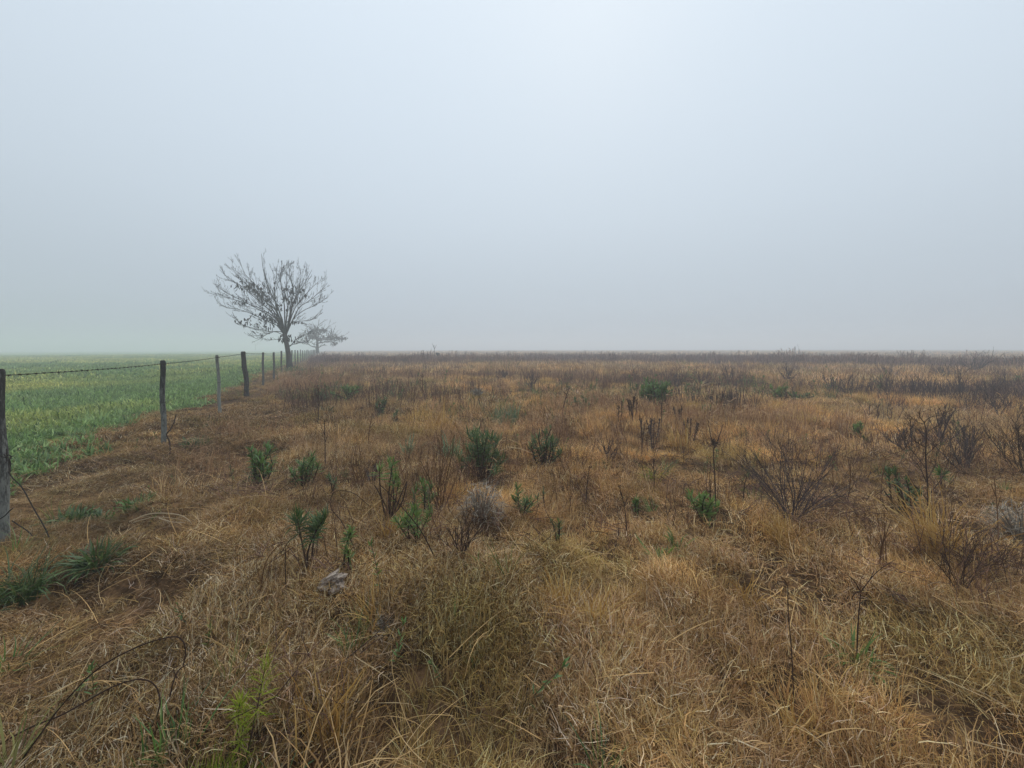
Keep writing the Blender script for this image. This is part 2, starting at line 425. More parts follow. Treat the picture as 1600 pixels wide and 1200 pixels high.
def tints(x, y, n):
    """clump colours drift in patches: rusty, straw, grey, olive"""
    a = vn(x, y, 2.2, 21); b_ = vn(x, y, 0.8, 22); c = vn(x, y, 3.4, 23); d = vn(x, y, 9.0, 24)
    base = np.array([1.0, 0.97, 0.93])
    rust = np.array([0.90, 0.81, 0.69]); straw = np.array([1.1, 1.0, 0.78]); grey = np.array([0.80, 0.80, 0.78]); olive = np.array([0.66, 0.70, 0.46])
    T = np.tile(base, (n, 1))
    def lerp(T, col, k): return T * (1 - k[:, None]) + col * k[:, None]
    T = lerp(T, rust, np.clip((a * 0.6 + d * 0.5 - 0.50) * 3, 0, 0.8))
    T = lerp(T, straw, np.clip((b_ - 0.55) * 3, 0, 0.8))
    T = lerp(T, grey, np.clip((c - 0.62) * 4, 0, 0.8))
    T = lerp(T, olive, np.clip((vn(x, y, 0.9, 25) - 0.66) * 3.2, 0, 0.65))
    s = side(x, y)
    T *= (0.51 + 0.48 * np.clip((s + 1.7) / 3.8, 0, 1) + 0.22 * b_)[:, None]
    T = lerp(T, np.array([.60, .56, .54]), np.clip((vn(x, y, .55, 26) - .68) * 3.5, 0, .7))
    return T * U(0.66, 1.30, (n, 1)) * np.concatenate([np.ones((n, 1)), U(.93, 1.06, (n, 1)), U(.82, 1.16, (n, 1))], 1)

def place(x, y, keep=None, sink=0.0):
    if keep is not None: x, y = x[keep], y[keep]
    return x, y, np.stack([x, y, H(x, y) - sink], 1)

# --- the green crop beyond the fence
def crop_clump(nb, rad, l0, l1, w0, w1, seg=3):
    m = MB(); r = rad * np.sqrt(U(0, 1, nb)); a = U(0, 6.28, nb)
    m.blades(np.stack([r * np.cos(a), r * np.sin(a), U(-.02, .05, nb)], 1), U(0, 6.28, nb), np.radians(U(20, 85, nb)), U(l0, l1, nb), U(w0, w1, nb), np.radians(U(10, 110, nb)), seg, .5, belly=True,
             cols=np.clip(rng.normal(.5, .25, nb), 0, 1)); return m
crs = [crop_clump(45, .16, .07, .17, .012, .028).mesh('crop_clump', M_crop) for _ in range(5)] + [crop_clump(60, .36, .08, .18, .02, .042, 2).mesh('crop_clump', M_crop) for _ in range(4)] + [crop_clump(80, 1.0, .10, .22, .05, .10, 2).mesh('crop_clump', M_crop) for _ in range(3)]
x, y = ring_points([(3, 12, 60), (12, 28, 24), (28, 60, 6.5), (60, 160, 1.2)], 64)
sd_ = side(x, y); ed = edge(x, y)
thin = np.clip((ed + .35 - sd_) / 1.3, 0, 1)
keep = (sd_ < ed + .35) & (U(0, 1, len(x)) < .25 + .75 * thin) & (U(0, 1, len(x)) < np.clip(.45 + (vn(x, y, .9, 55) - .2) * 1.6, .2, 1))
x, y, P = place(x, y, keep); n = len(x); r = np.hypot(x, y)
k = vn(x, y, 3.2, 53); k2 = vn(x, y, 12, 54); de = np.clip((edge(x, y) - side(x, y)) / 5.0, 0, 1)
yel = np.clip((k * .6 + k2 * .7 - .58) * 2.4 + (de - .55) * .9, 0, 1)[:, None]
ic = (np.array([.62, .76, .74]) * (1 - yel) + np.array([1.5, 1.2, 1.0]) * yel) * U(.7, 1.3, (n, 1))
s = U(.8, 1.25, n)
scatter('green_crop', P, np.stack([rng.normal(0, .12, n), rng.normal(0, .12, n), U(0, 6.28, n)], 1), np.stack([s, s, s * U(.7, 1.3, n)], 1),
        np.where(r < 12, rng.integers(0, 5, n), np.where(r < 30, 5 + rng.integers(0, 4, n), 9 + rng.integers(0, 3, n))), ic, crs)

# ------------------------------------------------------------------ fence
def fpt(k):                                      # k-th post along the fence line
    yk = 3.35 if k == 0 else 6.66 + 3.5 * (k - 1)
    return np.array([-0.4677 * yk - 2.736, yk])
f0 = fpt(0)
fence = thing('fence', 'barbed wire fence of weathered wooden posts running back to the bare tree', 'fence', (f0[0], f0[1], 0))
def post_mesh(h, r, lean=(0, 0), rough=0.12, taper=.9, nseg=16, sides=14, crook=0):
    m = MB(); vs = []; sd0 = rng.integers(0, 999)
    zs = np.concatenate([np.linspace(-.3, h - .03, nseg), [h - .008, h]])
    for i, z in enumerate(zs):
        tt = max(0, z) / h
        rr = r * (1 + (taper - 1) * tt) * (1.0 if i < nseg else (.88 if i == nseg else .6))
        cx = lean[0] * tt + crook * math.sin(tt * 5.0) + .006 * math.sin(z * 7 + sd0); cy_ = lean[1] * tt + .006 * math.cos(z * 6 + sd0)
        for q in range(sides):
            a = 2 * math.pi * q / sides
            k = 1 + rough * (float(vn(np.array([q * .7 + sd0]), np.array([z * 4.0]), 1.0, 61)[0]) - .5) * 2 + rough * .8 * math.cos(3 * a + sd0)
            vs.append((cx + rr * k * math.cos(a), cy_ + rr * k * math.sin(a), z))
    fs = []
    for i in range(len(zs) - 1):
        for q in range(sides):
            q2 = (q + 1) % sides
            fs.append((i * sides + q, i * sides + q2, (i + 1) * sides + q2, (i + 1) * sides + q))
    fs.append(tuple((len(zs) - 1) * sides + q for q in range(sides)))
    m.add(vs, fs); return m
specs = [(1.44, .043, (-.05, 0), W_lichen, .10, 0, 'grey lichen covered post with a blackened top, nearest the camera'),
         (1.42, .037, (-.02, 0), W_lichen, .10, 0, 'lichen mottled post with patchy black bark'),
         (1.46, .037, (-.05, 0), W_pale, .08, .008, 'thin pale grey post bowed to one side'),
         (1.53, .072, (-.11, 0), W_dark, .16, .02, 'thick dark crooked post, stoutest in the row'),
         (1.47, .045, (-.02, 0), W_grey, .1, 0, None)]
NPOST = 40
tops = []
proto_far = [post_mesh(1.47, .05, (.02 * q, .02), .12, .9, 8, 8).mesh('fence_post', W_grey if q % 2 else W_dark) for q in (-1, 0, 1)]
for k in range(NPOST):
    p = fpt(k); z = float(H(*p))
    if k < 5:
        h, r, ln, mt, rg, ck, lb = specs[k]
        po = post_mesh(h - z, r, ln, rg, .92, crook=ck).obj('fence_post', mt, fence, True)
        if lb: po['label'] = lb
        tops.append((p[0] + ln[0], p[1], h))
    else:
        hh = rng.uniform(-.05, .06)
        po = bpy.data.objects.new('fence_post', proto_far[k % 3]); C.objects.link(po); po.parent = fence
        po.scale = (U(.75, 1.35), U(.75, 1.35), 1 + hh); po.rotation_euler = (U(-.02, .02), U(-.03, .03), U(0, 6))
        tops.append((p[0], p[1], z + 1.47 * (1 + hh)))
    po.location = (p[0] - f0[0], p[1] - f0[1], z)
def wire_path(drop, k0, k1, sag=.012, wob=.004):
    pts = []
    for k in range(k0, k1):
        a = np.array(tops[k]) - (0, 0, drop); b_ = np.array(tops[k + 1]) - (0, 0, drop)
        m_ = 14 if k < 4 else 5
        for i in range(m_):
            u = i / m_
            q = a + (b_ - a) * u; q[2] -= 4 * sag * u * (1 - u) + rng.normal(0, wob if k < 4 else .001)
            pts.append(q)
    return np.array(pts) - np.array([f0[0], f0[1], 0])
wp = wire_path(.055, 0, NPOST - 1, .015, .0015)
wp[:, 0] += .045 * FN[0]; wp[:, 1] += .045 * FN[1]
wm = MB(); wm.tube(wp, .0034, 5, .4)
wm.obj('barbed_wire', M_wire, fence)
bm_ = MB()
seglen = np.cumsum(np.r_[0, np.linalg.norm(np.diff(wp, axis=0), axis=1)])
sdist = .06
while sdist < 16:
    q = np.array([np.interp(sdist, seglen, wp[:, j]) for j in range(3)])
    bm_.tube([q - np.array(FV.tolist() + [0]) * .014, q + np.array(FV.tolist() + [0]) * .014], .0062, 6, .2)
    for _ in range(4):
        d_ = rng.normal(0, 1, 3); d_ /= np.linalg.norm(d_)
        bm_.tube([q, q + d_ * .02], [.0022, .0008], 4, .3)
    sdist += U(.10, .125)
bo = bm_.obj('barbs', M_wire, fence); bo.name = 'barb_row'; bo['kind'] = 'stuff'
lw = MB(); p_l = wire_path(.70, 1, NPOST - 1, .03, .001); p_l[:, 0] += .045 * FN[0]; p_l[:, 1] += .045 * FN[1]
lw.tube(p_l, .0017, 4, .6); lw.obj('plain_wire', M_wire, fence)
# ties and the broken wire hanging from the first post
def post_local(px, py, dy=0.0):
    Yp = 3.35 + dy
    return np.array([(px - PX0) / F * Yp - f0[0], Yp - f0[1], EYE - (py - PY0) / F * Yp])
bw = MB()
for pts in ([(-14, 708), (0, 711), (8, 713), (13, 709), (17, 713), (12, 718)], [(9, 706), (12, 716), (14, 728), (15, 740), (24, 750), (34, 760), (44, 778), (56, 800), (68, 820), (76, 838)],
            [(11, 712), (16, 722), (13, 738)], [(10, 700), (11, 714), (9, 722)], [(17, 712), (20, 711)], [(6, 708), (13, 720), (16, 735)],
            [(18, 812), (30, 820), (42, 828), (52, 838), (56, 846)], [(-6, 812), (6, 805), (14, 797), (19, 793)]):
    pp = smooth_path([post_local(a, b_, -.05 - .02 * i) for i, (a, b_) in enumerate(pts)], 14)
    bw.tube(pp, .0042, 5, .3)
o_ = bw.obj('broken_wire', M_wire, fence); o_['label'] = 'snapped rusty wire dangling off the nearest post'
for k in (1, 2, 3):
    p = fpt(k); r_ = specs[k][1] * 1.16
    for dz in (.70, .062):
        zz = tops[k][2] - dz; tt = zz / tops[k][2]
        pp = [(p[0] - f0[0] + specs[k][2][0] * tt + r_ * math.cos(a), p[1] - f0[1] + r_ * math.sin(a), zz + .006 * math.sin(3 * a)) for a in np.linspace(0, 6.28, 15)]
        tm = MB(); tm.tube(pp + [(pp[0][0] + .03, pp[0][1] - .02, zz - .02)], .0032, 5, .3)
        tm.obj('wire_tie', M_wire, fence)

# ------------------------------------------------------------------ trees
def grow(mb, path, r0, r1, twigs, level, leafpts=None, up=.35, spread=.8, lenf=(.22, .42)):
    """a limb and the twigs that spring from it"""
    path = np.asarray(path); n = len(path)
    rad = r0 + (r1 - r0) * np.linspace(0, 1, n) ** .8
    mb.tube(path, rad, 6 if level == 0 else (4 if level == 1 else 3), U(.1, .8))
    if level >= 3 or twigs <= 0: return
    Ltot = np.linalg.norm(np.diff(path, axis=0), axis=1).sum()
    for _ in range(twigs):
        t_ = U(.28, .97); i = min(n - 2, int(t_ * (n - 1)))
        p0 = path[i] + (path[i + 1] - path[i]) * (t_ * (n - 1) - i)
        tg = path[i + 1] - path[i]; tg /= np.linalg.norm(tg)
        d_ = rng.normal(0, 1, 3); d_ -= d_.dot(tg) * tg; d_ /= np.linalg.norm(d_)
        d_ = tg + d_ * spread * U(.5, 1.1); d_[2] += .15; d_ /= np.linalg.norm(d_)
        ln = Ltot * U(*lenf) * (1.15 - .5 * t_)
        q = [p0]
        for j in range(5):
            q.append(q[-1] + d_ * ln / 5)
            d_ = d_ + np.array([0, 0, up / 5]) + rng.normal(0, .07, 3); d_ /= np.linalg.norm(d_)
        rr = rad[i] * .62
        grow(mb, np.array(q), max(rr * .7, .0095), max(.006, r1 * .6), [0, 5, 3, 0][level + 1] if level < 2 else 0, level + 1, None, up, spread, lenf)

def tree_pts(pts, Yt, base, u0, v0, sc, depth):
    """traced outline points (in enlarged-photo units) set at their distance, bent towards or away from the viewer by depth"""
    res = []; n = len(pts)
    for i, (u, v) in enumerate(pts):
        px, py = u0 + u * sc, v0 + v * sc
        yy = Yt + depth * (i / max(1, n - 1)) ** 1.1
        res.append(((px - PX0) / F * yy - base[0], yy - base[1], EYE - (py - PY0) / F * yy - base[2]))
    return np.array(res)
TY = 30.0
tb = np.array([(452 - PX0) / F * TY, TY, 0.0]); tb[2] = float(H(tb[0], tb[1])) - .05
tree = thing('bare_tree', 'tall bare spreading tree with a few dark dead leaves beside the fence', 'tree', tb)
TP = lambda pts, dep: smooth_path(tree_pts([(728 + (u - 728) * .93, 760 + (v - 760) * .93) for u, v in pts], TY, tb, 300, 370, .2, dep), 12)
tm = MB()
tr = smooth_path(tree_pts([(762, 1015), (756, 940), (748, 880), (738, 830), (728, 780), (722, 750)], TY, tb, 300, 370, .2, 0), 14)
tm.tube(tr, [.26, .22, .2, .19, .18, .17, .165, .16, .16, .165, .17, .175, .17, .13], 10, .8)
tm.obj('trunk', M_bark, tree, True)
limbs = [
    ([(722, 760), (690, 720), (655, 680), (560, 640), (450, 585), (330, 545), (220, 530), (150, 465)], 1.0, .075),
    ([(722, 755), (680, 650), (620, 545), (540, 455), (440, 370), (350, 290), (275, 190)], -1.6, .085),
    ([(722, 755), (690, 640), (640, 530), (560, 430), (470, 330), (390, 250), (345, 130)], 1.4, .08),
    ([(724, 755), (690, 600), (645, 480), (590, 370), (548, 230), (530, 80)], -.6, .085),
    ([(724, 755), (700, 620), (650, 500), (640, 380), (655, 280), (660, 185)], 2.2, .075),
    ([(728, 755), (725, 620), (720, 500), (700, 380), (690, 270), (700, 190)], -2.4, .075),
    ([(730, 755), (740, 620), (755, 480), (740, 350), (745, 180)], .8, .08),
    ([(734, 755), (760, 630), (780, 500), (800, 380), (770, 270), (760, 185)], -1.4, .07),
    ([(734, 755), (765, 640), (785, 520), (835, 400), (860, 300), (858, 205)], 1.6, .075),
    ([(738, 755), (770, 640), (790, 520), (850, 400), (910, 300), (955, 215)], -.8, .08),
    ([(738, 755), (800, 620), (850, 530), (940, 470), (1030, 390), (1085, 325)], 1.0, .07),
    ([(738, 760), (790, 640), (880, 560), (980, 515), (1068, 455)], -1.5, .06),
    ([(738, 765), (780, 665), (850, 650), (960, 632), (1045, 572)], .8, .05),
    ([(722, 760), (700, 720), (620, 620), (480, 535), (330, 455), (220, 400), (120, 325)], -.6, .08),
    ([(722, 760), (660, 640), (560, 560), (400, 495), (260, 455), (155, 405)], 2.4, .07),
    ([(722, 765), (690, 735), (600, 735), (500, 715), (380, 680), (285, 610)], -1.8, .055),
    ([(722, 770), (640, 735), (560, 765), (500, 800), (410, 745)], .9, .045),
    ([(724, 790), (700, 795), (600, 805), (540, 795)], -.6, .03),
    ([(740, 850), (770, 858), (820, 800), (900, 760), (965, 752)], .4, .06),
    ([(742, 860), (768, 850), (850, 830), (930, 822), (980, 850)], -.5, .04),
    ([(724, 755), (650, 560), (560, 480), (450, 330), (420, 200)], 2.6, .07),
    ([(736, 755), (800, 560), (870, 460), (960, 360), (1020, 310)], 2.6, .065),
    ([(722, 755), (640, 600), (500, 470), (330, 330), (215, 290)], -2.6, .07),
]
for pts, dep, r0 in limbs:
    lm = MB(); grow(lm, TP(pts, dep), r0 * .72, .011, 18 if len(pts) > 4 else 9, 0, up=.45, spread=.68, lenf=(.12, .34))
    lm.obj('limb', M_bark, tree)
lf = MB()
for u, v, n_, sp_ in ((360, 370, 7, 18), (420, 360, 10, 24), (475, 350, 14, 28), (440, 395, 12, 30), (500, 400, 14, 30), (545, 440, 16, 32), (575, 470, 14, 32), (520, 590, 14, 30), (580, 610, 16, 34), (560, 640, 10, 26), (625, 640, 12, 28),
                       (420, 660, 10, 30), (455, 675, 7, 22), (530, 680, 8, 26), (600, 680, 9, 26), (748, 405, 10, 15), (795, 410, 12, 18), (825, 400, 8, 16), (825, 468, 7, 16), (820, 660, 8, 9), (680, 520, 14, 38), (640, 500, 10, 30),
                       (650, 640, 10, 28), (690, 460, 8, 26), (745, 470, 8, 24), (350, 460, 6, 14), (400, 500, 7, 22), (430, 515, 6, 16), (890, 455, 4, 14), (735, 770, 16, 20), (715, 790, 8, 12), (745, 795, 8, 12), (520, 745, 3, 10), (620, 560, 10, 30), (700, 560, 8, 28)):
    for _ in range(int(n_ * 1.5)):
        q = tree_pts([(u + rng.normal(0, sp_ * .6), v + rng.normal(0, sp_ * .55))], TY, tb, 300, 370, .2, 0)[0] + np.array([0, rng.normal(0, .7), 0])
        lf.blades([q], [U(0, 6.28)], [math.radians(U(-85, -20))], [U(.18, .40)], [U(.08, .15)], [.4], 3, .3, belly=True)
o_ = lf.obj('dead_leaf_clusters', M_deadleaf, tree); o_.name = 'dead_foliage'; o_['kind'] = 'stuff'

# second tree, lower and flatter, farther along the fence
SY = 76.0
sb = np.array([(496.5 - PX0) / F * SY, SY, 0.0]); sb[2] = float(H(sb[0], sb[1])) - .05
t2 = thing('leafy_tree', 'small flat topped tree with drooping dead leaves behind the tall bare tree', 'tree', sb)
tm = MB(); tm.tube(smooth_path(tree_pts([(982, 905), (980, 860), (978, 810), (972, 780)], SY, sb, 300, 370, .2, 0), 8), [.3, .26, .24, .22, .2, .18, .16, .14], 8, .7); tm.obj('trunk', M_bark, t2, True)
for pts, dep in (([(974, 800), (930, 770), (880, 745), (850, 760)], 1.5), ([(974, 790), (940, 740), (915, 700), (895, 705)], -2), ([(974, 790), (970, 740), (985, 690), (1035, 655)], 1), ([(976, 790), (1010, 740), (1050, 715), (1075, 690)], -1.5),
                 ([(976, 800), (1030, 790), (1090, 770), (1110, 720)], 2), ([(976, 810), (1040, 800), (1110, 795), (1190, 770)], -1), ([(976, 830), (1030, 820), (1090, 815), (1140, 830)], 1.5), ([(974, 790), (950, 730), (960, 690)], 2), ([(978, 860), (930, 850), (890, 820), (850, 800)], -1.2), ([(978, 870), (1010, 850), (1040, 840)], 1)):
    lm = MB(); grow(lm, smooth_path(tree_pts(pts, SY, sb, 300, 370, .2, dep), 9), .13, .04, 8, 1, up=.2, spread=.9, lenf=(.25, .5)); lm.obj('limb', M_bark, t2)
lf = MB()
for u, v, n_, su, sv in ((930, 735, 30, 30, 22), (985, 720, 40, 34, 20), (1030, 725, 24, 26, 18), (900, 770, 22, 26, 22), (960, 775, 30, 34, 20), (1070, 775, 24, 30, 20), (1110, 785, 22, 24, 18), (1150, 785, 24, 22, 14), (1180, 780, 10, 14, 12), (1110, 825, 10, 24, 10), (1000, 760, 20, 40, 24)):
    for _ in range(int(n_ * 1.9)):
        q = tree_pts([(u + rng.normal(0, su * .55), v + rng.normal(0, sv * .55))], SY, sb, 300, 370, .2, 0)[0] + np.array([0, rng.normal(0, 1.2), 0])
        lf.blades([q], [U(0, 6.28)], [math.radians(U(-85, -10))], [U(.35, .75)], [U(.16, .32)], [.4], 2, .3, belly=True)
o_ = lf.obj('dead_foliage', M_deadleaf, t2); o_['kind'] = 'stuff'

# third tree, a ghost in the fog out in the crop
GY = 330.0
gb = np.array([(398.5 - PX0) / F * GY, GY, 0.0]); gb[2] = float(H(gb[0], gb[1])) - .1
t3 = thing('distant_tree', 'faint small tree out in the green field, nearly lost in fog', 'tree', gb)
tm = MB(); tm.tube(smooth_path(tree_pts([(494, 880), (496, 850), (494, 835)], GY, gb, 300, 370, .2, 0), 6), [.4, .35, .3, .28, .25, .2], 6, .6); tm.obj('trunk', M_bark, t3)
lm = MB()
for pts in ([(494, 845), (475, 830), (464, 822)], [(495, 842), (490, 822), (482, 810)], [(495, 842), (510, 825), (530, 812)], [(495, 848), (515, 835), (528, 830)]):
    grow(lm, smooth_path(tree_pts(pts, GY, gb, 300, 370, .2, U(-4, 4)), 7), .2, .09, 9, 1, up=.2, spread=.9, lenf=(.3, .5))
lm.obj('crown', M_bark, t3)

# ------------------------------------------------------------------ single plants
def spot(px, py, lift=.07):
    d = py - PY0; Yp = F * (EYE - lift) / d
    x_, y_ = (px - PX0) / F * Yp, Yp
    return np.array([x_, y_, float(H(x_, y_))]), Yp / F      # base point, metres per photo pixel there

def stem_path(h, dx, dy, n=6, bend=.12):
    t_ = np.linspace(0, 1, n)[:, None]
    b0 = rng.normal(0, .018, 2); bb = rng.normal(0, bend * h * 1.2, 2)
    xy = b0 + (np.array([dx, dy]) - b0) * t_ ** 1.25 + bb * np.sin(t_ * math.pi) * .5
    return np.concatenate([xy, t_ * h - .03 * (1 - t_)], 1)
def leaves_on(m, path, t0, n, L_, W_, el=(5, 75), droop=(0, 60), seg=3, belly=True):
    tt = t0 + (1 - t0) * U(0, 1, n) ** .7
    k = np.linspace(0, 1, len(path))
    root = np.stack([np.interp(tt, k, path[:, j]) for j in range(3)], 1)
    up = (tt - t0) / (1 - t0 + 1e-6)
    root = root + rng.normal(0, .12, (n, 3)) * L_
    e_ = np.radians(el[0] + (el[1] - el[0]) * (.25 * U(0, 1, n) + .75 * up))
    m.blades(root, U(0, 6.28, n), e_, L_ * U(.6, 1.15, n), W_ * U(.7, 1.2, n), np.radians(U(*droop, n)), seg, .3, belly=belly, cols=np.clip(rng.normal(.45, .25, n) + .15 * up, 0, 1))

def tuft_plant(name, px, py, hp, wp_, label, leaf=M_green, stem=M_stem, n=5, nl=26, ll=14, lw=3.0, t0=.5, cat='weed', el=(0, 80), r=1.3, group=None, bare=0, tops=None):
    """woody weed: dark stems, each ending in a tuft of leaves"""
    b0, k = spot(px, py); h = hp * k + .07; w_ = wp_ * k
    root = thing(name, label, cat, b0, group)
    CLEAR.append((b0[0], b0[1] - .25 * w_, .35 * w_))
    for i in range(n):
        if tops: dx, hh = tops[i][0] * k, tops[i][1] * k + .07
        else:
            u = (i + .5) / n * 2 - 1 if n > 1 else 0
            dx = (.85 * u + rng.normal(0, .26)) * w_ * .42; hh = h * (1 - .25 * u * u) * U(.5, 1.04)
        path = stem_path(hh * .93, dx, rng.normal(0, .22) * w_)
        m = MB(); m.tube(path, np.linspace(r * k * .8 + .001, r * k * .4 + .0006, len(path)), 5, U(0, .8))
        so_ = m.obj('stem', stem, root)
        if i >= n - bare:
            continue
        lm = MB(); leaves_on(lm, path, min(.82, t0 + U(-.12, .3)), int(nl * U(.8, 1.8)), ll * k * U(.75, 1.35), lw * k * U(.6, .85), (min(el[0], -25), el[1]), (-30, 90))
        lo_ = lm.obj('leaf_tuft', leaf, so_); lo_['kind'] = 'stuff'
    nd = int(6 + 16 * min(1, w_)); m = MB()
    for _ in range(nd):
        a = U(0, 6.28); r0_ = U(.02, .5) * w_; hh = h * U(.15, .6)
        p0 = np.array([math.cos(a) * r0_ * .5, math.sin(a) * r0_ * .5, -.02]); p1 = p0 + np.array([math.cos(a) * hh * U(.1, .8), math.sin(a) * hh * U(.1, .6), hh])
        m.tube([p0, (p0 + p1) / 2 + rng.normal(0, .015, 3), p1], [.7 * k + .0004, .5 * k + .0003, .3 * k], 3, U(0, 1), cap=False)
    tw = m.obj('dead_twigs', M_brown if leaf is M_bright else M_stem, root); tw['kind'] = 'stuff'
    return root
def low_plant(name, px, py, hp, wp_, label, leaf, n=110, lw=3.5, cat='weed', el=(15, 80), droop=(20, 110), belly=True, lean=None, ln=1.0, group=None, spr=.28):
    """leaves rising straight from the root"""
    b0, k = spot(px, py, .05); h = hp * k + .05; w_ = wp_ * k
    CLEAR.append((b0[0], b0[1] - .05 * w_, .22 * w_))
    m = MB()
    nc = 5; ci = rng.integers(0, nc, n); cxy = rng.normal(0, .5, (nc, 2)) * spr * w_; ch = U(.55, 1.15, nc)
    r = .55 * spr * w_ * np.sqrt(U(0, 1, n)); a = U(0, 6.28, n)
    az = a + rng.normal(0, .8, n)
    if lean is not None: az = np.where(U(0, 1, n) < .7, rng.normal(lean, .5, n), az)
    m.blades(np.stack([cxy[ci, 0] + r * np.cos(a), cxy[ci, 1] + r * np.sin(a), np.full(n, -.02)], 1), az, np.radians(U(*el, n)), h * ln * ch[ci] * U(.45, 1.35, n), lw * k * U(.5, 1.25, n), np.radians(U(*droop, n)), 5, .5, belly=belly, kink=.12, cols=np.clip(rng.normal(.5, .27, n), 0, 1))
    o = m.obj(name, leaf); o.location = b0
    return tag(o, label, cat, group)
def twiggy(mb, path, r0, r1, lvl, k, dens, spread):
    n = len(path); rad = np.linspace(r0, r1, n)
    mb.tube(path, rad, 4 if lvl == 0 else 3, U(0, 1), cap=False)
    if lvl >= 2: return
    Lt = np.linalg.norm(np.diff(path, axis=0), axis=1).sum()
    for _ in range(dens[lvl]):
        t_ = U(.2, .98); i = min(n - 2, int(t_ * (n - 1)))
        p0 = path[i] + (path[i + 1] - path[i]) * (t_ * (n - 1) - i)
        tg = path[i + 1] - path[i]; tg /= np.linalg.norm(tg) + 1e-9
        d_ = tg + rng.normal(0, spread, 3); d_[2] += .2; d_ /= np.linalg.norm(d_)
        ln = Lt * U(.2, .5); q = [p0]
        for j in range(3):
            q.append(q[-1] + d_ * ln / 3); d_ = d_ + rng.normal(0, .16, 3) + np.array([0, 0, .08]); d_ /= np.linalg.norm(d_)
        twiggy(mb, np.array(q), max(rad[i] * .6, r1 * .8), r1 * .7, lvl + 1, k, dens, spread)
def dead_shrub(name, px, py, hp, wp_, label, mat=M_twig, n=8, dens=(6, 3), r=.9, cat='dead shrub', spread=.45, group=None, skew=0.0, tops=None):
    b0, k = spot(px, py); h = hp * k + .07; w_ = wp_ * k
    root = thing(name, label, cat, b0, group)
    for i in range(n):
        if tops: dx, hh = tops[i][0] * k, tops[i][1] * k + .07
        else:
            u = (i + .5) / n * 2 - 1 if n > 1 else 0
            dx = (u + skew + rng.normal(0, .1)) * w_ * .46; hh = h * (1 - .4 * abs(u) ** 2) * U(.75, 1.0)
        m = MB(); twiggy(m, stem_path(hh, dx, rng.normal(0, .25) * w_, 6, .1), r * k + .0012, .35 * r * k + .0006, 0, k, dens, spread)
        m.obj('branch', mat, root)
    return root
def stalk(name, px, py, label, pts, mat=M_brown, r=1.1, cat='dry stalk', side=(), head=None, group=None, hmat=None, depth=0.0):
    """one dry stem traced by pixel offsets from its foot, with optional side shoots and a seed head"""
    b0, k = spot(px, py)
    root = thing(name, label, cat, b0, group)
    def pth(ps, n=10):
        a = np.array([(dx * k, depth * i * k, dz * k + .07 if dz > 0 else -.03) for i, (dx, dz) in enumerate(ps)], float)
        return smooth_path(a, n)
    main = pth(pts, 16)
    m = MB(); m.tube(main, np.linspace(r * k, r * k * .6, len(main)), 5, U(.1, .7)); m.obj('stem', mat, root)
    for sd_ in side:
        m = MB(); m.tube(pth(sd_, 8), np.linspace(r * k * .75, r * k * .35, 8), 4, U(.1, .8)); m.obj('branch', mat, root)
    if head:
        nh, lh, wh = head; m = MB()
        tp = main[-1]
        m.blades(tp + rng.normal(0, 1.2 * k, (nh, 3)), U(0, 6.28, nh), np.radians(U(-50, 70, nh)), lh * k * U(.5, 1.2, nh), np.full(nh, wh * k), np.radians(U(0, 80, nh)), 3, .6, cols=U(0, 1, nh), belly=True)
        m.obj('seed_head', hmat or mat, root)
    return root
def cushion(name, px, py, hp, wp_, label, mat=M_grey, n=520, lw=.9):
    """dead cushion plant: a dome of fine interlaced twigs"""
    b0, k = spot(px, py, .03); h = hp * k; w_ = wp_ * k * .5
    CLEAR.append((b0[0], b0[1] - .5 * w_, w_))
    a = U(0, 6.28, n); e_ = np.arcsin(U(0, 1, n)); q = U(.55, 1.0, n)
    root = np.stack([np.cos(a) * np.cos(e_) * w_ * q, np.sin(a) * np.cos(e_) * w_ * q, np.sin(e_) * h * q], 1)
    m = MB(); m.blades(root, a + rng.normal(0, 1.2, n), np.radians(U(-30, 60, n)), w_ * U(.25, .6, n), lw * k * U(.6, 1.3, n), np.radians(U(0, 110, n)), 4, .9, cols=np.clip(rng.normal(.55, .25, n), 0, 1))
    core = []
    for i in range(60):
        a_ = U(0, 6.28); d_ = np.array([math.cos(a_) * U(.3, .9), math.sin(a_) * U(.3, .9), U(.3, 1)])
        m.tube([np.zeros(3), d_ * np.array([w_, w_, h]) * .5 + rng.normal(0, .01, 3), d_ * np.array([w_, w_, h]) * .95], [.9 * k, .7 * k, .4 * k], 3, U(0, .5), cap=False)
    o = m.obj(name, mat); o.location = b0
    return tag(o, label, 'cushion plant')

# --- green weeds, near to far
FE = tuft_plant('feathery_weed', 372, 1150, 128, 70, 'lime green feathery weed with one dark stem leaning right', M_lime, n=3, nl=70, ll=24, lw=1.6, t0=.55, el=(-10, 80), tops=[(34, 126), (-8, 60), (8, 46)])
low_plant('mossy_weed', 322, 1202, 66, 104, 'low mossy yellow green weed at the bottom edge', M_lime, n=640, lw=1.8, el=(25, 88), droop=(-40, 120), ln=.85, spr=.34)
CLEAR.append((spot(322, 1200)[0][0], spot(322, 1200)[0][1] - .02, .13))
low_plant('green_grass', 262, 1165, 72, 110, 'upright green grass blades left of the mossy yellow green weed', M_green, n=60, lw=4.2, cat='grass tuft', el=(50, 88), droop=(5, 60), belly=False)
low_plant('green_grass', 432, 1185, 60, 40, 'few fat green grass shoots right of the mossy yellow green weed', M_blue, n=16, lw=6, cat='grass tuft', el=(60, 88), droop=(5, 40), belly=False)
low_plant('green_grass', 540, 1012, 50, 34, 'short dark green grass tuft below the pale cracked lump', M_green, n=34, lw=3.4, cat='grass tuft', el=(55, 88), droop=(5, 50), belly=False)
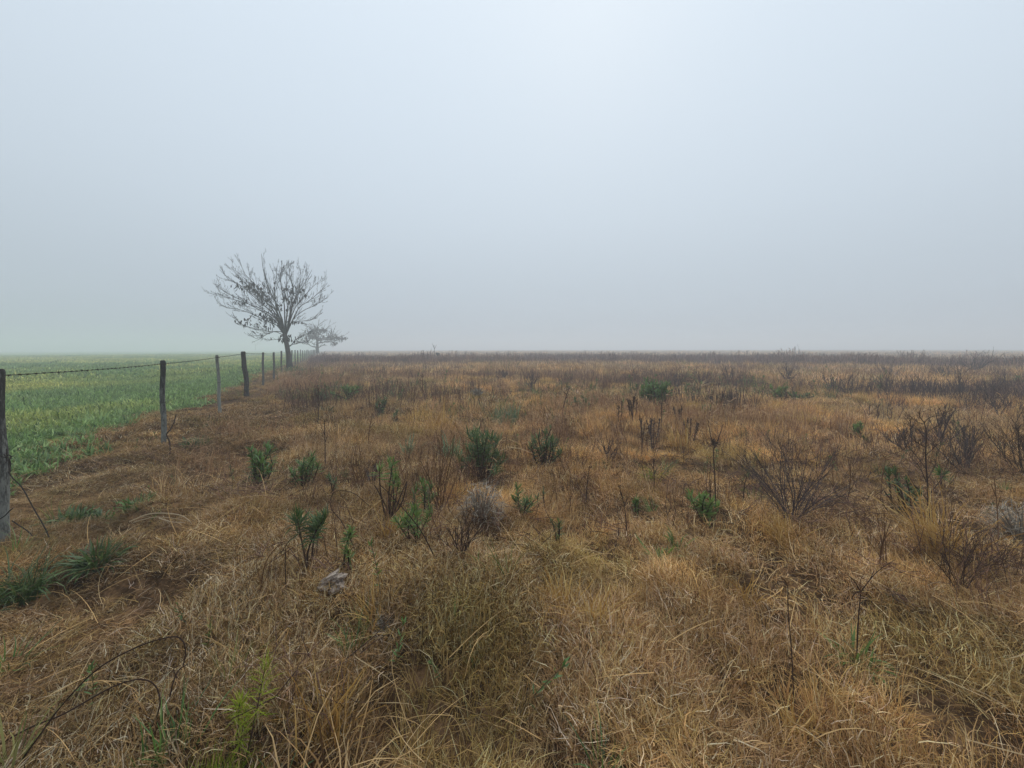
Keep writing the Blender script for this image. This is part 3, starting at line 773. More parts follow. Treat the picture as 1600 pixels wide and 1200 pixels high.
low_plant('green_grass', 14, 925, 84, 120, 'large lush green grass tussock at the foot of the nearest fence post', M_dkgreen, n=420, lw=2.4, cat='grass tuft', el=(45, 88), droop=(30, 150), belly=False, ln=.75, spr=.22)
low_plant('leafy_clump', 113, 806, 42, 74, 'deep green leafy clump lying in straw, nearer the fence', M_dkgreen, n=330, lw=3.2, el=(15, 80), droop=(0, 130), ln=.58, spr=.30)
low_plant('leafy_clump', 152, 874, 60, 74, 'deep green taller clump below the other deep green clump', M_dkgreen, n=360, lw=3.2, el=(20, 85), droop=(0, 130), ln=.56, spr=.24)
low_plant('leafy_clump', 213, 790, 36, 56, 'faded green clump mixed with straw right of the deep green clump', M_green, n=150, lw=2.4, el=(45, 86), droop=(10, 100), ln=.6)
low_plant('leafy_clump', 312, 690, 22, 50, 'dull green clump near the foot of the second fence post', M_dkgreen, n=260, lw=2.0, el=(40, 85), ln=.7)
tuft_plant('leafy_weed', 405, 742, 60, 54, 'bushy green weed with three leafy crowns, right of the fence posts', M_green, n=10, nl=40, ll=12, lw=2.8, t0=.35)
tuft_plant('leafy_weed', 477, 750, 50, 48, 'rounded green weed on dark forked stems beside the three crowned weed', M_green, n=12, nl=28, ll=10, lw=2.2, t0=.55, r=1.3)
tuft_plant('leafy_weed', 515, 765, 26, 20, 'small green sprig right of the rounded weed on forked stems', M_dkgreen, n=2, nl=20, ll=9, lw=2.4)
tuft_plant('leafy_weed', 607, 800, 88, 54, 'tall weed with bare dark stems under bright green tops', M_bright, n=8, nl=30, ll=13, lw=3, t0=.72, r=1.7, tops=[(-16, 78), (-4, 88), (6, 84), (14, 66), (22, 60), (26, 52), (-22, 50), (30, 58)], bare=3)
tuft_plant('leafy_weed', 664, 795, 54, 36, 'dark green weed leaning right beside the tall bare stemmed weed', M_green, n=5, nl=34, ll=12, lw=3, t0=.3)
tuft_plant('rosette_weed', 480, 875, 72, 70, 'weed with dark green rosette heads on black stems, up left of the pale lump', M_dkgreen, n=3, nl=90, ll=22, lw=2.6, t0=.68, el=(-25, 85), r=2.0, tops=[(-10, 72), (34, 78), (16, 60)])
tuft_plant('rosette_weed', 548, 884, 56, 30, 'small weed with one bright green head, up right of the pale lump', M_bright, n=2, nl=60, ll=15, lw=2.8, t0=.6, el=(-15, 85), r=2.0, tops=[(2, 58), (-4, 26)])
tuft_plant('leafy_weed', 652, 850, 58, 74, 'spreading mid green weed left of the grey cushion plant', M_bright, n=7, nl=40, ll=15, lw=3, t0=.5, r=1.4, tops=[(-28, 36), (-16, 44), (-4, 50), (8, 58), (-22, 28), (18, 40), (-10, 34)])
tuft_plant('leafy_weed', 752, 742, 72, 96, 'broad dark green bush half veiled by hanging straw in mid field', M_dkgreen, n=24, nl=34, ll=14, lw=2.4, t0=.5)
tuft_plant('leafy_weed', 850, 724, 60, 58, 'dark green bush with airy twigs right of the straw veiled bush', M_dkgreen, n=15, nl=26, ll=11, lw=2.2, t0=.45)
tuft_plant('leafy_weed', 816, 802, 46, 52, 'soft green weed just right of the grey cushion plant', M_green, n=6, nl=34, ll=12, lw=2.6, t0=.35)
tuft_plant('leafy_weed', 843, 785, 26, 14, 'tiny dark sprig right of the soft green weed', M_dkgreen, n=2, nl=14, ll=7, lw=2)
tuft_plant('leafy_weed', 868, 846, 42, 26, 'slim dark green sprig alone in straw below the soft green weed', M_dkgreen, n=3, nl=18, ll=8, lw=2.6, t0=.3)
low_plant('seedling', 752, 898, 26, 44, 'flat bright green seedling in straw, lowest green plant near centre', M_bright, n=36, lw=3.4, el=(10, 75))
low_plant('seedling', 716, 978, 26, 20, 'single bright green grassy seedling below the flat seedling', M_bright, n=18, lw=2.8, el=(40, 85), droop=(0, 50))
tuft_plant('leafy_weed', 1104, 792, 40, 58, 'bright green broad leaved weed left of the sprawling dark shrub', M_bright, n=6, nl=34, ll=12, lw=4.6, t0=.15, tops=[(-22, 32), (-8, 40), (4, 26), (10, 18), (24, 12), (-2, 22)])
tuft_plant('leafy_weed', 996, 780, 24, 20, 'small round green weed left of the bright broad leaved weed', M_green, n=3, nl=26, ll=8, lw=3, t0=.2)
low_plant('seedling', 1031, 856, 26, 20, 'left one of two small bright weeds below the broad leaved weed', M_bright, n=36, lw=4.2, el=(20, 85))
low_plant('seedling', 1060, 842, 24, 22, 'right one of two small bright weeds below the broad leaved weed', M_bright, n=30, lw=4.0, el=(20, 85))
low_plant('lime_tuft', 1018, 735, 24, 46, 'yellow green tuft among straw below the black seed stalks', M_lime, n=90, lw=2.4, el=(20, 85), ln=.8)
tuft_plant('leafy_weed', 1412, 792, 62, 74, 'dark stemmed weed with green leaves at the foot of the tall sapling', M_dkgreen, n=9, nl=28, ll=10, lw=3.4, t0=.3, r=2.0, tops=[(-12, 70), (-6, 62), (0, 56), (6, 48), (14, 40), (24, 32), (34, 30), (-24, 34), (-16, 50)], bare=2)
tuft_plant('leafy_weed', 1472, 756, 34, 22, 'small green rosette on a short stem right of the tall sapling', M_green, n=1, nl=44, ll=11, lw=3.4, t0=.5, el=(-15, 80))
tuft_plant('leafy_weed', 1340, 676, 28, 32, 'green weed on dark stems up left of the tall sapling', M_bright, n=7, nl=22, ll=7, lw=2.6, t0=.5)
tuft_plant('leafy_weed', 1352, 684, 12, 12, 'small dark green sprig touching the green weed up left of the sapling', M_dkgreen, n=2, nl=18, ll=5, lw=2.2, t0=.2)
tuft_plant('leafy_weed', 1216, 622, 22, 30, 'round bright green bush at the left end of a far green pair', M_bright, n=7, nl=34, ll=6, lw=2.6, t0=.2)
tuft_plant('leafy_weed', 1246, 624, 14, 46, 'low green bush trailing right from the round bright bush', M_green, n=9, nl=24, ll=5, lw=2.4, t0=.2)
tuft_plant('leafy_weed', 1026, 630, 40, 60, 'largest green bush near the far dark thicket', M_green, n=24, nl=50, ll=8, lw=2.8, t0=.05)
tuft_plant('leafy_weed', 1000, 612, 16, 24, 'small dark bush touching the largest far green bush on its left', M_dkgreen, n=5, nl=26, ll=5, lw=2.4, t0=.2)
tuft_plant('leafy_weed', 906, 634, 26, 46, 'dark green bush of upright tips left of the largest far green bush', M_dkgreen, n=9, nl=26, ll=6, lw=2.4, t0=.3)
tuft_plant('leafy_weed', 1106, 646, 22, 20, 'pale green weed beyond the stalk with clumped black head', M_green, n=4, nl=22, ll=6, lw=2.2, t0=.3)
tuft_plant('leafy_weed', 1592, 604, 18, 18, 'dark green bush far off at the right edge of the field', M_dkgreen, n=5, nl=34, ll=6, lw=2.6, t0=.1)
tuft_plant('leafy_weed', 500, 622, 26, 32, 'dark green bush at the left of the green clumps near the tree', M_dkgreen, n=7, nl=26, ll=6, lw=2.2, t0=.25)
tuft_plant('leafy_weed', 545, 622, 22, 56, 'wide dull green bush behind the dark low oval clump', M_green, n=11, nl=22, ll=6, lw=2.2, t0=.35)
low_plant('leafy_clump', 511, 640, 12, 28, 'dark low oval green clump in open straw', M_dkgreen, n=120, lw=2.2, el=(10, 80), ln=.9)
tuft_plant('leafy_weed', 595, 640, 24, 34, 'dark green weed right of the low oval clump', M_dkgreen, n=6, nl=22, ll=6, lw=2.4, t0=.3)
tuft_plant('leafy_weed', 618, 648, 14, 12, 'small dark weed on a bare stalk right of the low oval clump', M_dkgreen, n=2, nl=22, ll=5, lw=2.2, t0=.5)
low_plant('grass_patch', 790, 645, 26, 56, 'grey green upright grass patch beyond the straw veiled bush', M_blue, n=110, lw=2.0, cat='grass tuft', el=(65, 88), droop=(0, 40), belly=False)
low_plant('grass_patch', 636, 708, 26, 26, 'grey green leaf tuft above the tall bare stemmed weed', M_blue, n=46, lw=2.8, el=(40, 88), droop=(0, 50))
low_plant('grass_patch', 704, 712, 36, 36, 'pale grey green leaf tuft left of the straw veiled bush', M_blue, n=50, lw=2.6, el=(40, 88), droop=(0, 60))
low_plant('leafy_clump', 1337, 1004, 40, 48, 'green leaf rosette at the foot of the forked dark stalk', M_bright, n=70, lw=3.6, el=(15, 80))
low_plant('seedling', 1392, 930, 22, 14, 'tiny green sprig right of the forked dark stalk', M_dkgreen, n=14, lw=3.4, el=(40, 85))
low_plant('leafy_clump', 455, 582, 14, 46, 'dull green undergrowth round the trunk of the tall bare tree', M_dkgreen, n=170, lw=1.8, el=(30, 85), ln=.9)

# --- bare shrubs and dead weeds
dead_shrub('bare_shrub', 1236, 806, 112, 176, 'sprawling dark shrub with fanned bare twigs, widest on the right', M_twig, n=17, dens=(9, 4), r=.6, spread=.42)
b0, k = spot(1452, 798)
tsap = thing('bare_sapling', 'tall thin bare sapling with branched crown, tallest plant on the right', 'sapling', b0)
def lp_(ps, n=9, dep=0.0):
    return smooth_path(np.array([(dx * k, dep * i * k, dz * k + .05) for i, (dx, dz) in enumerate(ps)], float), n)
m = MB(); mp_ = lp_([(0, -8), (-2, 30), (-3, 60), (-6, 104), (-5, 140), (-8, 160)], 20); m.tube(mp_, np.linspace(1.5 * k, .6 * k, 20), 6, .3); m.obj('stem', M_stem, tsap)
for ps, dep in (([(-6, 132), (-16, 146), (-26, 152), (-28, 162)], 1), ([(-6, 142), (4, 150), (16, 156), (18, 162)], -2), ([(-8, 158), (-14, 168), (-12, 180)], 1), ([(-8, 158), (2, 166), (22, 170), (44, 178)], 2), ([(-5, 108), (6, 122), (12, 138)], -3), ([(-4, 84), (-16, 104), (-30, 122), (-34, 138)], 3),
                ([(-2, 44), (18, 66), (34, 82), (54, 88)], 2), ([(-3, 62), (-20, 92), (-36, 106)], -3), ([(-2, 36), (-22, 60), (-34, 62)], 3), ([(-3, 70), (12, 92), (18, 112)], 3), ([(-6, 120), (-22, 128), (-40, 144)], -2), ([(-8, 156), (-20, 160), (-36, 172)], -1)):
    m = MB(); twiggy(m, lp_(ps, 7, dep), .65 * k, .3 * k, 0, k, (8, 3), .55); m.obj('branch', M_stem, tsap)
dead_shrub('bare_shrub', 1505, 738, 72, 64, 'dense purple brown bare shrub right of the tall sapling', M_twig, n=13, dens=(9, 4), r=.55, spread=.4)
dead_shrub('bare_shrub', 1418, 704, 40, 84, 'low wide dark shrub behind the tall sapling on its left', M_twig, n=11, dens=(8, 4), r=.7)
dead_shrub('bare_shrub', 1468, 692, 52, 44, 'dark upright shrub directly behind the tall sapling', M_twig, n=9, dens=(7, 3), r=.8, spread=.3)
dead_shrub('bare_shrub', 1606, 752, 88, 66, 'blackest shrub, cut off by the right edge of view', M_stem, n=15, dens=(9, 5), r=.6)
dead_shrub('bare_shrub', 1502, 912, 92, 110, 'thin dark twiggy shrub in the right foreground beside the leaning tussock', M_stem, n=10, dens=(7, 3), r=.5, spread=.45)
dead_shrub('bare_shrub', 1378, 872, 84, 60, 'sparse bare stems left of the leaning golden tussock', M_brown, n=5, dens=(3, 1), r=.8, spread=.3, cat='dry stalk')
dead_shrub('bare_shrub', 1316, 770, 66, 30, 'pair of slim bare stalks right of the sprawling dark shrub', M_brown, n=2, dens=(3, 1), r=.9, spread=.3, cat='dry stalk')
def spikes(px, py, hp, wp_, label, n=4, mat=M_seed):
    """dock-like dead weed: stiff stems thick with black seed"""
    b0, k = spot(px, py); root = thing('seed_stalk', label, 'dead weed', b0)
    for i in range(n):
        u = (i + .5) / n * 2 - 1 if n > 1 else 0
        path = stem_path(hp * k * U(.75, 1.05) + .07, u * wp_ * k * .5, rng.normal(0, .15) * wp_ * k, 6, .08)
        m = MB(); m.tube(path, .55 * k, 4, .5); so_ = m.obj('stem', mat, root)
        m = MB(); leaves_on(m, path, U(.3, .6), 46, 4.5 * k * U(.7, 1.2), 1.25 * k, (-10, 75), (0, 70), 2); m.obj('seed_head', mat, so_)
spikes(988, 658, 38, 20, 'blackest seed weed, a dense vase shaped bunch in mid field', 6)
spikes(969, 660, 34, 8, 'single black seed spike left of the dense black bunch', 2)
spikes(1003, 700, 56, 14, 'black seed stalks just below the dense black bunch', 3)
spikes(1020, 690, 44, 26, 'group of greyish seed stalks right of the black stalks', 5, M_twig)
spikes(1034, 668, 46, 6, 'tall single seed spike above the greyish seed stalks', 1)
spikes(1060, 655, 22, 18, 'short dark seed stalks below the largest far green bush', 3)
spikes(1080, 676, 36, 30, 'dark bristly seed weed left of the stalk with clumped head', 5)
dead_shrub('bare_shrub', 950, 712, 34, 44, 'low grey brown dead weed below the single black seed spike', M_twig, n=7, dens=(6, 3), r=.7)
stalk('seed_stalk', 1118, 780, 'lone dark stalk with clumped black head in open straw', [(0, 0), (-1, 40), (-3, 78), (-2, 100)], M_seed, 1.1, 'dead weed', side=[[(-2, 92), (6, 112), (12, 130)], [(-2, 96), (-8, 112), (-10, 124)], [(-8, -1), (-9, 40), (-8, 72)]], head=(46, 9, 1.8), depth=.3)
dead_shrub('bare_shrub', 688, 790, 128, 74, 'tall loose brown stems behind the dark green leaning weed', M_brown, n=8, dens=(4, 2), r=1.0, spread=.25, cat='dry stalk')
dead_shrub('bare_shrub', 562, 742, 70, 56, 'thin brown branched weed up left of the tall bare stemmed weed', M_brown, n=6, dens=(5, 2), r=.7, spread=.35, cat='dry stalk')
dead_shrub('bare_shrub', 582, 742, 34, 36, 'low dark dead weed left of the tall bare stemmed weed', M_twig, n=7, dens=(6, 3), r=.7)
dead_shrub('bare_shrub', 722, 880, 58, 70, 'tangled dark stems under the grey cushion plant', M_stem, n=9, dens=(5, 3), r=1.2)
stalk('dry_stalk', 688, 892, 'dark straight stem slanting up left below the mid green weed', [(0, 0), (-32, 40), (-72, 88), (-96, 112)], M_stem, 1.0, depth=-.4)
stalk('dry_stalk', 560, 850, 'thin arched stem looping over the rosette weed', [(0, 0), (-24, 34), (-42, 56), (-44, 74), (-34, 86), (-8, 82), (16, 62)], M_stem, .8, depth=.2)
stalk('dry_stalk', 402, 935, 'slim forked brown stalk left of the rosette weed', [(0, 0), (10, 40), (28, 70), (44, 78)], M_brown, .9, side=[[(2, 4), (16, 30), (22, 62)], [(4, 20), (-2, 44), (2, 60)]])
stalk('dry_stalk', 447, 920, 'straight dark stem between the forked stalk and the pale lump', [(0, 0), (-2, 34), (-1, 62)], M_stem, .9)
stalk('dry_stalk', 1240, 1060, 'lone upright dark stalk with withered head and bent pale leaf', [(0, 0), (-4, 60), (-9, 120), (-10, 166)], M_stem, 1.05, head=(16, 14, 3), hmat=M_brown,
      side=[[(-10, 164), (-18, 172), (-28, 168), (-36, 158)]])
stalk('dry_stalk', 1337, 996, 'dark stalk with a forked antler shaped head above a green rosette', [(0, 0), (3, 40), (7, 88)], M_stem, 1.15, side=[[(7, 88), (-2, 104), (-12, 114), (-18, 118)], [(7, 88), (22, 108), (38, 124), (60, 138)], [(7, 90), (-2, 86), (-8, 76)], [(22, 108), (28, 122)]], head=(14, 12, 2.6), hmat=M_brown)
for lb, foot, pts in (('upper of two dark wiry stems arching over the left foreground', (20, 1206), [(0, 0), (38, 52), (75, 102), (130, 158), (190, 192), (240, 208), (262, 206), (269, 186), (265, 164)]),
                      ('lower of two dark wiry stems arching over the left foreground', (-12, 1156), [(0, 0), (60, 32), (110, 52), (182, 92), (226, 106), (252, 98), (261, 70), (252, 40), (244, 28)])):
    b0, k = spot(*foot, .02)
    P_ = smooth_path(np.array([(dx * k, .0 + .0 * i, dz * k) for i, (dx, dz) in enumerate(pts)]), 40)
    m = MB(); m.tube(P_, np.linspace(1.3 * k, .85 * k, 40), 6, .2); o_ = m.obj('arching_stem', M_stem); o_.location = b0; tag(o_, lb, 'dry stalk')
stalk('dry_stalk', 258, 1096, 'short forked dark twig right of the arching wiry stems', [(0, 0), (10, 18), (20, 42), (34, 52)], M_stem, 1.3, side=[[(18, 30), (12, 44), (22, 50)]])
stalk('dry_stalk', 266, 700, 'bent dark twig against the foot of the second fence post', [(0, 0), (-1, 14), (-6, 26), (0, 34), (6, 46), (9, 58)], M_stem, 1.1)
stalk('fallen_stem', 228, 816, 'pale bowed stems lying across straw right of the deep green clumps', [(-26, 2), (4, 14), (36, 15), (62, 8), (84, -2)], M_pale, 1.1, side=[[(-20, 1), (10, 9), (40, 8), (70, 2)], [(20, 8), (40, 2), (60, 1)]])
for px, py, hp, wp_, n_, lb in ((1300, 618, 32, 34, 6, 'greyish bare shrub left of a far row of three'), (1324, 618, 34, 26, 5, 'greyish green tipped bare shrub second in the far row'), (1388, 622, 38, 34, 7, 'dark upright far shrub with a split base'), (1364, 612, 18, 26, 5, 'small brown tangle left of the dark split base shrub'),
                               (1432, 618, 34, 30, 7, 'brown bare shrub right of the dark split base shrub'), (1452, 614, 28, 30, 6, 'greyer shrub touching the brown far shrub'), (1501, 622, 42, 18, 5, 'narrow upright shrub between two far shrubs on the right'), (1573, 612, 24, 28, 6, 'roundish far shrub on a single foot near the right edge'),
                               (1560, 652, 32, 34, 3, 'open forked bare twig below the roundish far shrub'), (1545, 632, 30, 22, 5, 'thin brown shrub above the open forked twig'), (1478, 594, 26, 40, 9, 'dense dark far thicket bush left of the rounder one'), (1524, 586, 28, 44, 10, 'rounded dark far bush half faded by fog'),
                               (1388, 590, 24, 34, 9, 'dark far bush above the split base shrub'), (1232, 598, 24, 28, 9, 'dark far bush above the round bright green bush'), (1140, 598, 26, 34, 9, 'right dark bush of the far thicket beyond the largest green bush'), (1098, 600, 26, 36, 9, 'middle dark bush of the far thicket beyond the largest green bush'),
                               (1055, 602, 24, 32, 9, 'left dark bush of the far thicket beyond the largest green bush'), (831, 604, 24, 22, 9, 'dark round far bush left of centre field'), (788, 590, 14, 10, 6, 'tiny dark far bush left of the dark round one')):
    dead_shrub('far_shrub', px, py, hp, wp_, lb, M_twig, n=n_, dens=(6, 3), r=.55, spread=.4)
for px, py, hp, lb in ((497, 662, 54, 'thin tall dark stem right of the low oval clump, on its own'), (508, 720, 62, 'thin stem with one green node above the rounded weed'), (575, 690, 46, 'slim stalk with a dark round seed head in open straw'), (742, 720, 60, 'leaning brown stalk left of the straw veiled bush'),
                       (1160, 772, 40, 'slim bare stalk between the broad leaved weed and the sprawling shrub'), (1375, 770, 60, 'slanting brown stalk left of the dark stemmed weed'), (1560, 832, 100, 'tall thin stems in front of the pale mound at right'), (915, 770, 50, 'thin leaning stem in straw right of the soft green weed'),
                       (979, 812, 60, 'upright thin straw stem below the small round green weed'), (1022, 762, 44, 'slanted dark sprig under the yellow green tuft'), (880, 640, 34, 'thin dark stalk beside the dark bush of upright tips'), (660, 615, 30, 'bare brown stalk far off left of the dark round bush')):
    b_ = rng.uniform(-12, 12)
    stalk('dry_stalk', px, py, lb, [(0, 0), (b_ * .3, hp * .45), (b_, hp)], M_brown if rng.random() < .5 else M_stem, .9, side=[[(b_ * .35, hp * .5), (b_ * .35 + U(4, 9), hp * .72)], [(b_ * .6, hp * .7), (b_ * .6 - U(4, 9), hp * .9)]], head=(7, 5, 1.8))

# --- tussocks
low_plant('straw_tussock', 1462, 866, 96, 110, 'leaning golden tussock with a swept rusty bunch on the right', M_gold, n=190, lw=2.0, cat='tussock', el=(40, 86), droop=(10, 80), belly=False, lean=2.6)
low_plant('straw_tussock', 1226, 836, 52, 70, 'bright golden tussock under the sprawling dark shrub', M_gold, n=150, lw=2.0, cat='tussock', el=(45, 86), droop=(10, 80), belly=False, lean=2.4)
low_plant('straw_tussock', 605, 828, 34, 34, 'small orange tussock right of the small bright headed weed', M_gold, n=90, lw=1.8, cat='tussock', el=(45, 88), droop=(5, 60), belly=False)
low_plant('straw_tussock', 876, 940, 62, 80, 'yellow straw tussock left of a darker hollow in mid foreground', M_gold, n=130, lw=2.0, cat='tussock', el=(35, 86), droop=(20, 100), belly=False)
low_plant('straw_tussock', 930, 972, 52, 60, 'amber tussock just below the yellow straw tussock', M_gold, n=110, lw=2.0, cat='tussock', el=(35, 86), droop=(20, 100), belly=False)
low_plant('straw_tussock', 1142, 892, 36, 80, 'low yellow tussock between the seedlings and the lone upright stalk', M_gold, n=110, lw=2.0, cat='tussock', el=(35, 86), droop=(20, 100), belly=False)
low_plant('straw_tussock', 1232, 1110, 56, 90, 'orange tussock at the foot of the lone upright stalk', M_gold, n=130, lw=2.4, cat='tussock', el=(35, 86), droop=(20, 100), belly=False)
low_plant('straw_tussock', 585, 962, 54, 60, 'golden tussock right below the pale cracked lump', M_gold, n=110, lw=2.0, cat='tussock', el=(45, 88), droop=(10, 70), belly=False)
low_plant('straw_tussock', 500, 1138, 118, 90, 'tall olive gold tussock over a dark hollow in the foreground', M_gold, n=90, lw=3.0, cat='tussock', el=(50, 88), droop=(5, 60), belly=False)
low_plant('straw_tussock', 512, 1216, 56, 140, 'looping pale straw blades at the bottom edge of the field', M_straw, n=60, lw=4.2, cat='tussock', el=(30, 80), droop=(80, 170), belly=False, ln=2.2)
low_plant('straw_tussock', 680, 668, 50, 70, 'pale yellow grass tussock left above the straw veiled bush', M_gold, n=120, lw=1.8, cat='tussock', el=(55, 88), droop=(5, 50), belly=False)
low_plant('straw_tussock', 1066, 690, 42, 40, 'rusty gold tussock right of the greyish seed stalks', M_gold, n=110, lw=1.8, cat='tussock', el=(45, 88), droop=(10, 60), belly=False)
low_plant('straw_tussock', 290, 762, 56, 120, 'tall straw tussock right of the second fence post', M_straw, n=340, lw=1.2, cat='tussock', el=(50, 88), droop=(20, 90), belly=False, ln=.75)
low_plant('straw_tussock', 752, 724, 96, 130, 'drooping pale straw hanging over the broad dark green bush', M_straw, n=60, lw=1.3, cat='tussock', el=(60, 89), droop=(80, 170), belly=False, ln=1.0)
low_plant('straw_tussock', 1092, 606, 20, 34, 'pale arched hay tussock right of the largest far green bush', M_straw, n=90, lw=1.6, cat='tussock', el=(30, 85), droop=(60, 150), belly=False, ln=1.4)
cushion('cushion_plant', 754, 822, 58, 76, 'grey dome of dead twigs in mid field')
cushion('cushion_plant', 1592, 830, 62, 90, 'pale grey flattened mound of dead twigs at the right edge', n=420)
cushion('cushion_plant', 746, 618, 14, 26, 'small far grey mound of dead twigs beyond the green grass patch', n=240, lw=.6)
cushion('cushion_plant', 600, 980, 26, 40, 'small grey nest of dead grass below the pale lump', n=240, lw=1.0)

# --- the pale cracked lump: a dried puffy clod in pieces
b0, k = spot(520, 930, .0)
CLEAR.append((b0[0], b0[1] - .03, .07))
lump = thing('dried_lump', 'pale grey cracked lump split into lobes, sunk in straw', 'lump', b0)
lmat, t = new_mat('dried_crust'); L = t.links.new
o = t.nodes.new('ShaderNodeOutputMaterial'); b = t.nodes.new('ShaderNodeBsdfDiffuse'); L(b.outputs[0], o.inputs[0])
g = t.nodes.new('ShaderNodeTexCoord'); nz = t.nodes.new('ShaderNodeTexNoise'); nz.inputs['Scale'].default_value = 28; nz.inputs['Detail'].default_value = 8; nz.inputs['Roughness'].default_value = .7
L(g.outputs['Object'], nz.inputs['Vector'])
r_ = ramp_node(t, [(.36, (.09, .065, .05)), (.48, (.27, .21, .17)), (.6, (.42, .345, .285)), (.75, (.58, .50, .43))]); L(nz.outputs['Fac'], r_.inputs[0]); L(r_.outputs[0], b.inputs[0])
bu = t.nodes.new('ShaderNodeBump'); bu.inputs['Strength'].default_value = .7; bu.inputs['Distance'].default_value = .01; L(nz.outputs['Fac'], bu.inputs['Height']); L(bu.outputs[0], b.inputs['Normal'])
import bmesh
for dx, dz, dy, sx, sz, ry in ((-8, 22, 3, 15, 6, -.55), (8, 25, 5, 11, 6, -.25), (-11, 9, -4, 10, 5, .25), (5, 6, -6, 9, 6, -.1), (14, 13, -2, 8, 4, .6), (0, 15, 6, 13, 6, -.3), (-2, 28, 8, 9, 4, -.7)):
    bmm = bmesh.new(); bmesh.ops.create_icosphere(bmm, subdivisions=4, radius=1)
    sd0 = rng.uniform(0, 50)
    for v in bmm.verts:
        q = v.co
        n_ = float(vn(np.array([q.x * 1.3 + sd0]), np.array([q.z * 1.3 + q.y]), .6, 71)[0]) - .5
        n_ += .55 * (float(vn(np.array([q.x + sd0]), np.array([q.z * 1.2 - q.y]), .24, 72)[0]) - .5)
        n_ += .16 * (float(vn(np.array([q.x * 1.1 + sd0 + q.y]), np.array([q.z * 1.2]), .09, 73)[0]) - .5)
        q *= 1 + .6 * n_; q.x *= sx * k * .9; q.y *= 8 * k; q.z *= sz * k * .85
    me = bpy.data.meshes.new('lobe'); bmm.to_mesh(me); bmm.free(); me.polygons.foreach_set('use_smooth', [True] * len(me.polygons)); me.materials.append(lmat)
    o_ = bpy.data.objects.new('lobe', me); C.objects.link(o_); o_.parent = lump; o_.location = (dx * k, dy * k, dz * k * .74 + .012); o_.rotation_euler = (0, ry, 0)

# --- far off: a leaning stump and a lone sapling on the skyline
b0, k = spot(690, 565, 0)
lp = post_mesh(15 * k, 3.0 * k, (-6.5 * k, 0), .15, .95, 8, 8).obj('leaning_stump', W_dark, None, True); lp.location = b0
tag(lp, 'short dark leaning stump on the foggy skyline right of the trees', 'stump')
stalk('dry_stalk', 679, 562, 'faint thin stem rising beside the leaning stump', [(0, 0), (0, 12), (-1, 24)], M_twig, .5, side=[[(0, 18), (3, 24)], [(-1, 20), (-4, 27)]])
dead_shrub('far_sapling', 1245, 558, 18, 10, 'faint lone sapling poking above the foggy skyline at right', M_twig, n=3, dens=(4, 2), r=.4, spread=.3, cat='sapling')

# ------------------------------------------------------------------ ground cover
# --- dry grass
near = [mat_clump(64, 0.10, 0.025, 0.145, 0.0018, 0.0046, 4).mesh('dry_grass_mat', M_grass) for _ in range(5)] + \
       [tuft_clump(56, 0.05, 0.05, 0.19, 0.0016, 0.0040, (25, 88), (10, 120), 4).mesh('dry_grass_tuft', M_grass) for _ in range(4)]
midm = [mat_clump(50, 0.14, 0.05, 0.19, 0.005, 0.012, 3).mesh('dry_grass_mat', M_grass) for _ in range(4)] + \
       [tuft_clump(36, 0.07, 0.12, 0.32, 0.006, 0.012, (35, 88), (10, 100), 3).mesh('dry_grass_tuft', M_grass) for _ in range(4)]
farm = [mat_clump(60, 0.45, 0.15, 0.36, 0.014, 0.028, 2).mesh('dry_grass_mat', M_grass) for _ in range(3)] + \
       [tuft_clump(55, 0.32, 0.25, 0.5, 0.010, 0.022, seg=2).mesh('dry_grass_tuft', M_grass) for _ in range(3)]
sources = near + midm + farm
X, Y, VID, S, SZ = [], [], [], [], []
for rings, lo, nmat, ntuft, s0 in (
        ([(0.5, 4.2, 520), (4.2, 8.5, 280)], 0, 5, 4, 1.0),
        ([(7.5, 14, 125), (14, 26, 62)], 9, 4, 4, 1.0),
        ([(24, 45, 17), (45, 100, 6), (100, 240, 0.9)], 17, 3, 3, 1.0)):
    x, y = ring_points(rings)
    lp = lumps(x, y)
    keep = (side(x, y) > edge(x, y)) & (U(0, 1, len(x)) < np.clip(0.64 + lp * 7.0, 0.17, 1)) & open_to(x, y)
    x, y = x[keep], y[keep]
    tuft = U(0, 1, len(x)) < np.clip(0.24 + (vn(x, y, 1.2, 31) - 0.5) * 1.8, 0.03, 0.9)
    VID.append(np.where(tuft, lo + nmat + rng.integers(0, ntuft, len(x)), lo + rng.integers(0, nmat, len(x))))
    s = U(0.8, 1.3, len(x)) * np.where(np.hypot(x, y) > 100, 1.7, 1.0)
    X.append(x); Y.append(y); S.append(s); SZ.append(s * (0.5 + 0.85 * vn(x, y, 0.9, 32)))
x = np.concatenate(X); y = np.concatenate(Y); VID = np.concatenate(VID); S = np.concatenate(S); SZ = np.concatenate(SZ)
P = np.stack([x, y, H(x, y)], 1)
# near the fence the grass is beaten flat
flat = np.clip((side(x, y) + 2.0) / 1.6, 0.45, 1.0); SZ = SZ * flat
rot = np.stack([rng.normal(0, 0.16, len(x)), rng.normal(0, 0.16, len(x)), (vn(x, y, 1.3, 33) * 2.2 + vn(x, y, 4, 34)) * 2 * math.pi + rng.normal(0, 0.7, len(x))], 1)
scatter('dry_grass', P, rot, np.stack([S, S, SZ], 1), VID, tints(x, y, len(x)), sources)

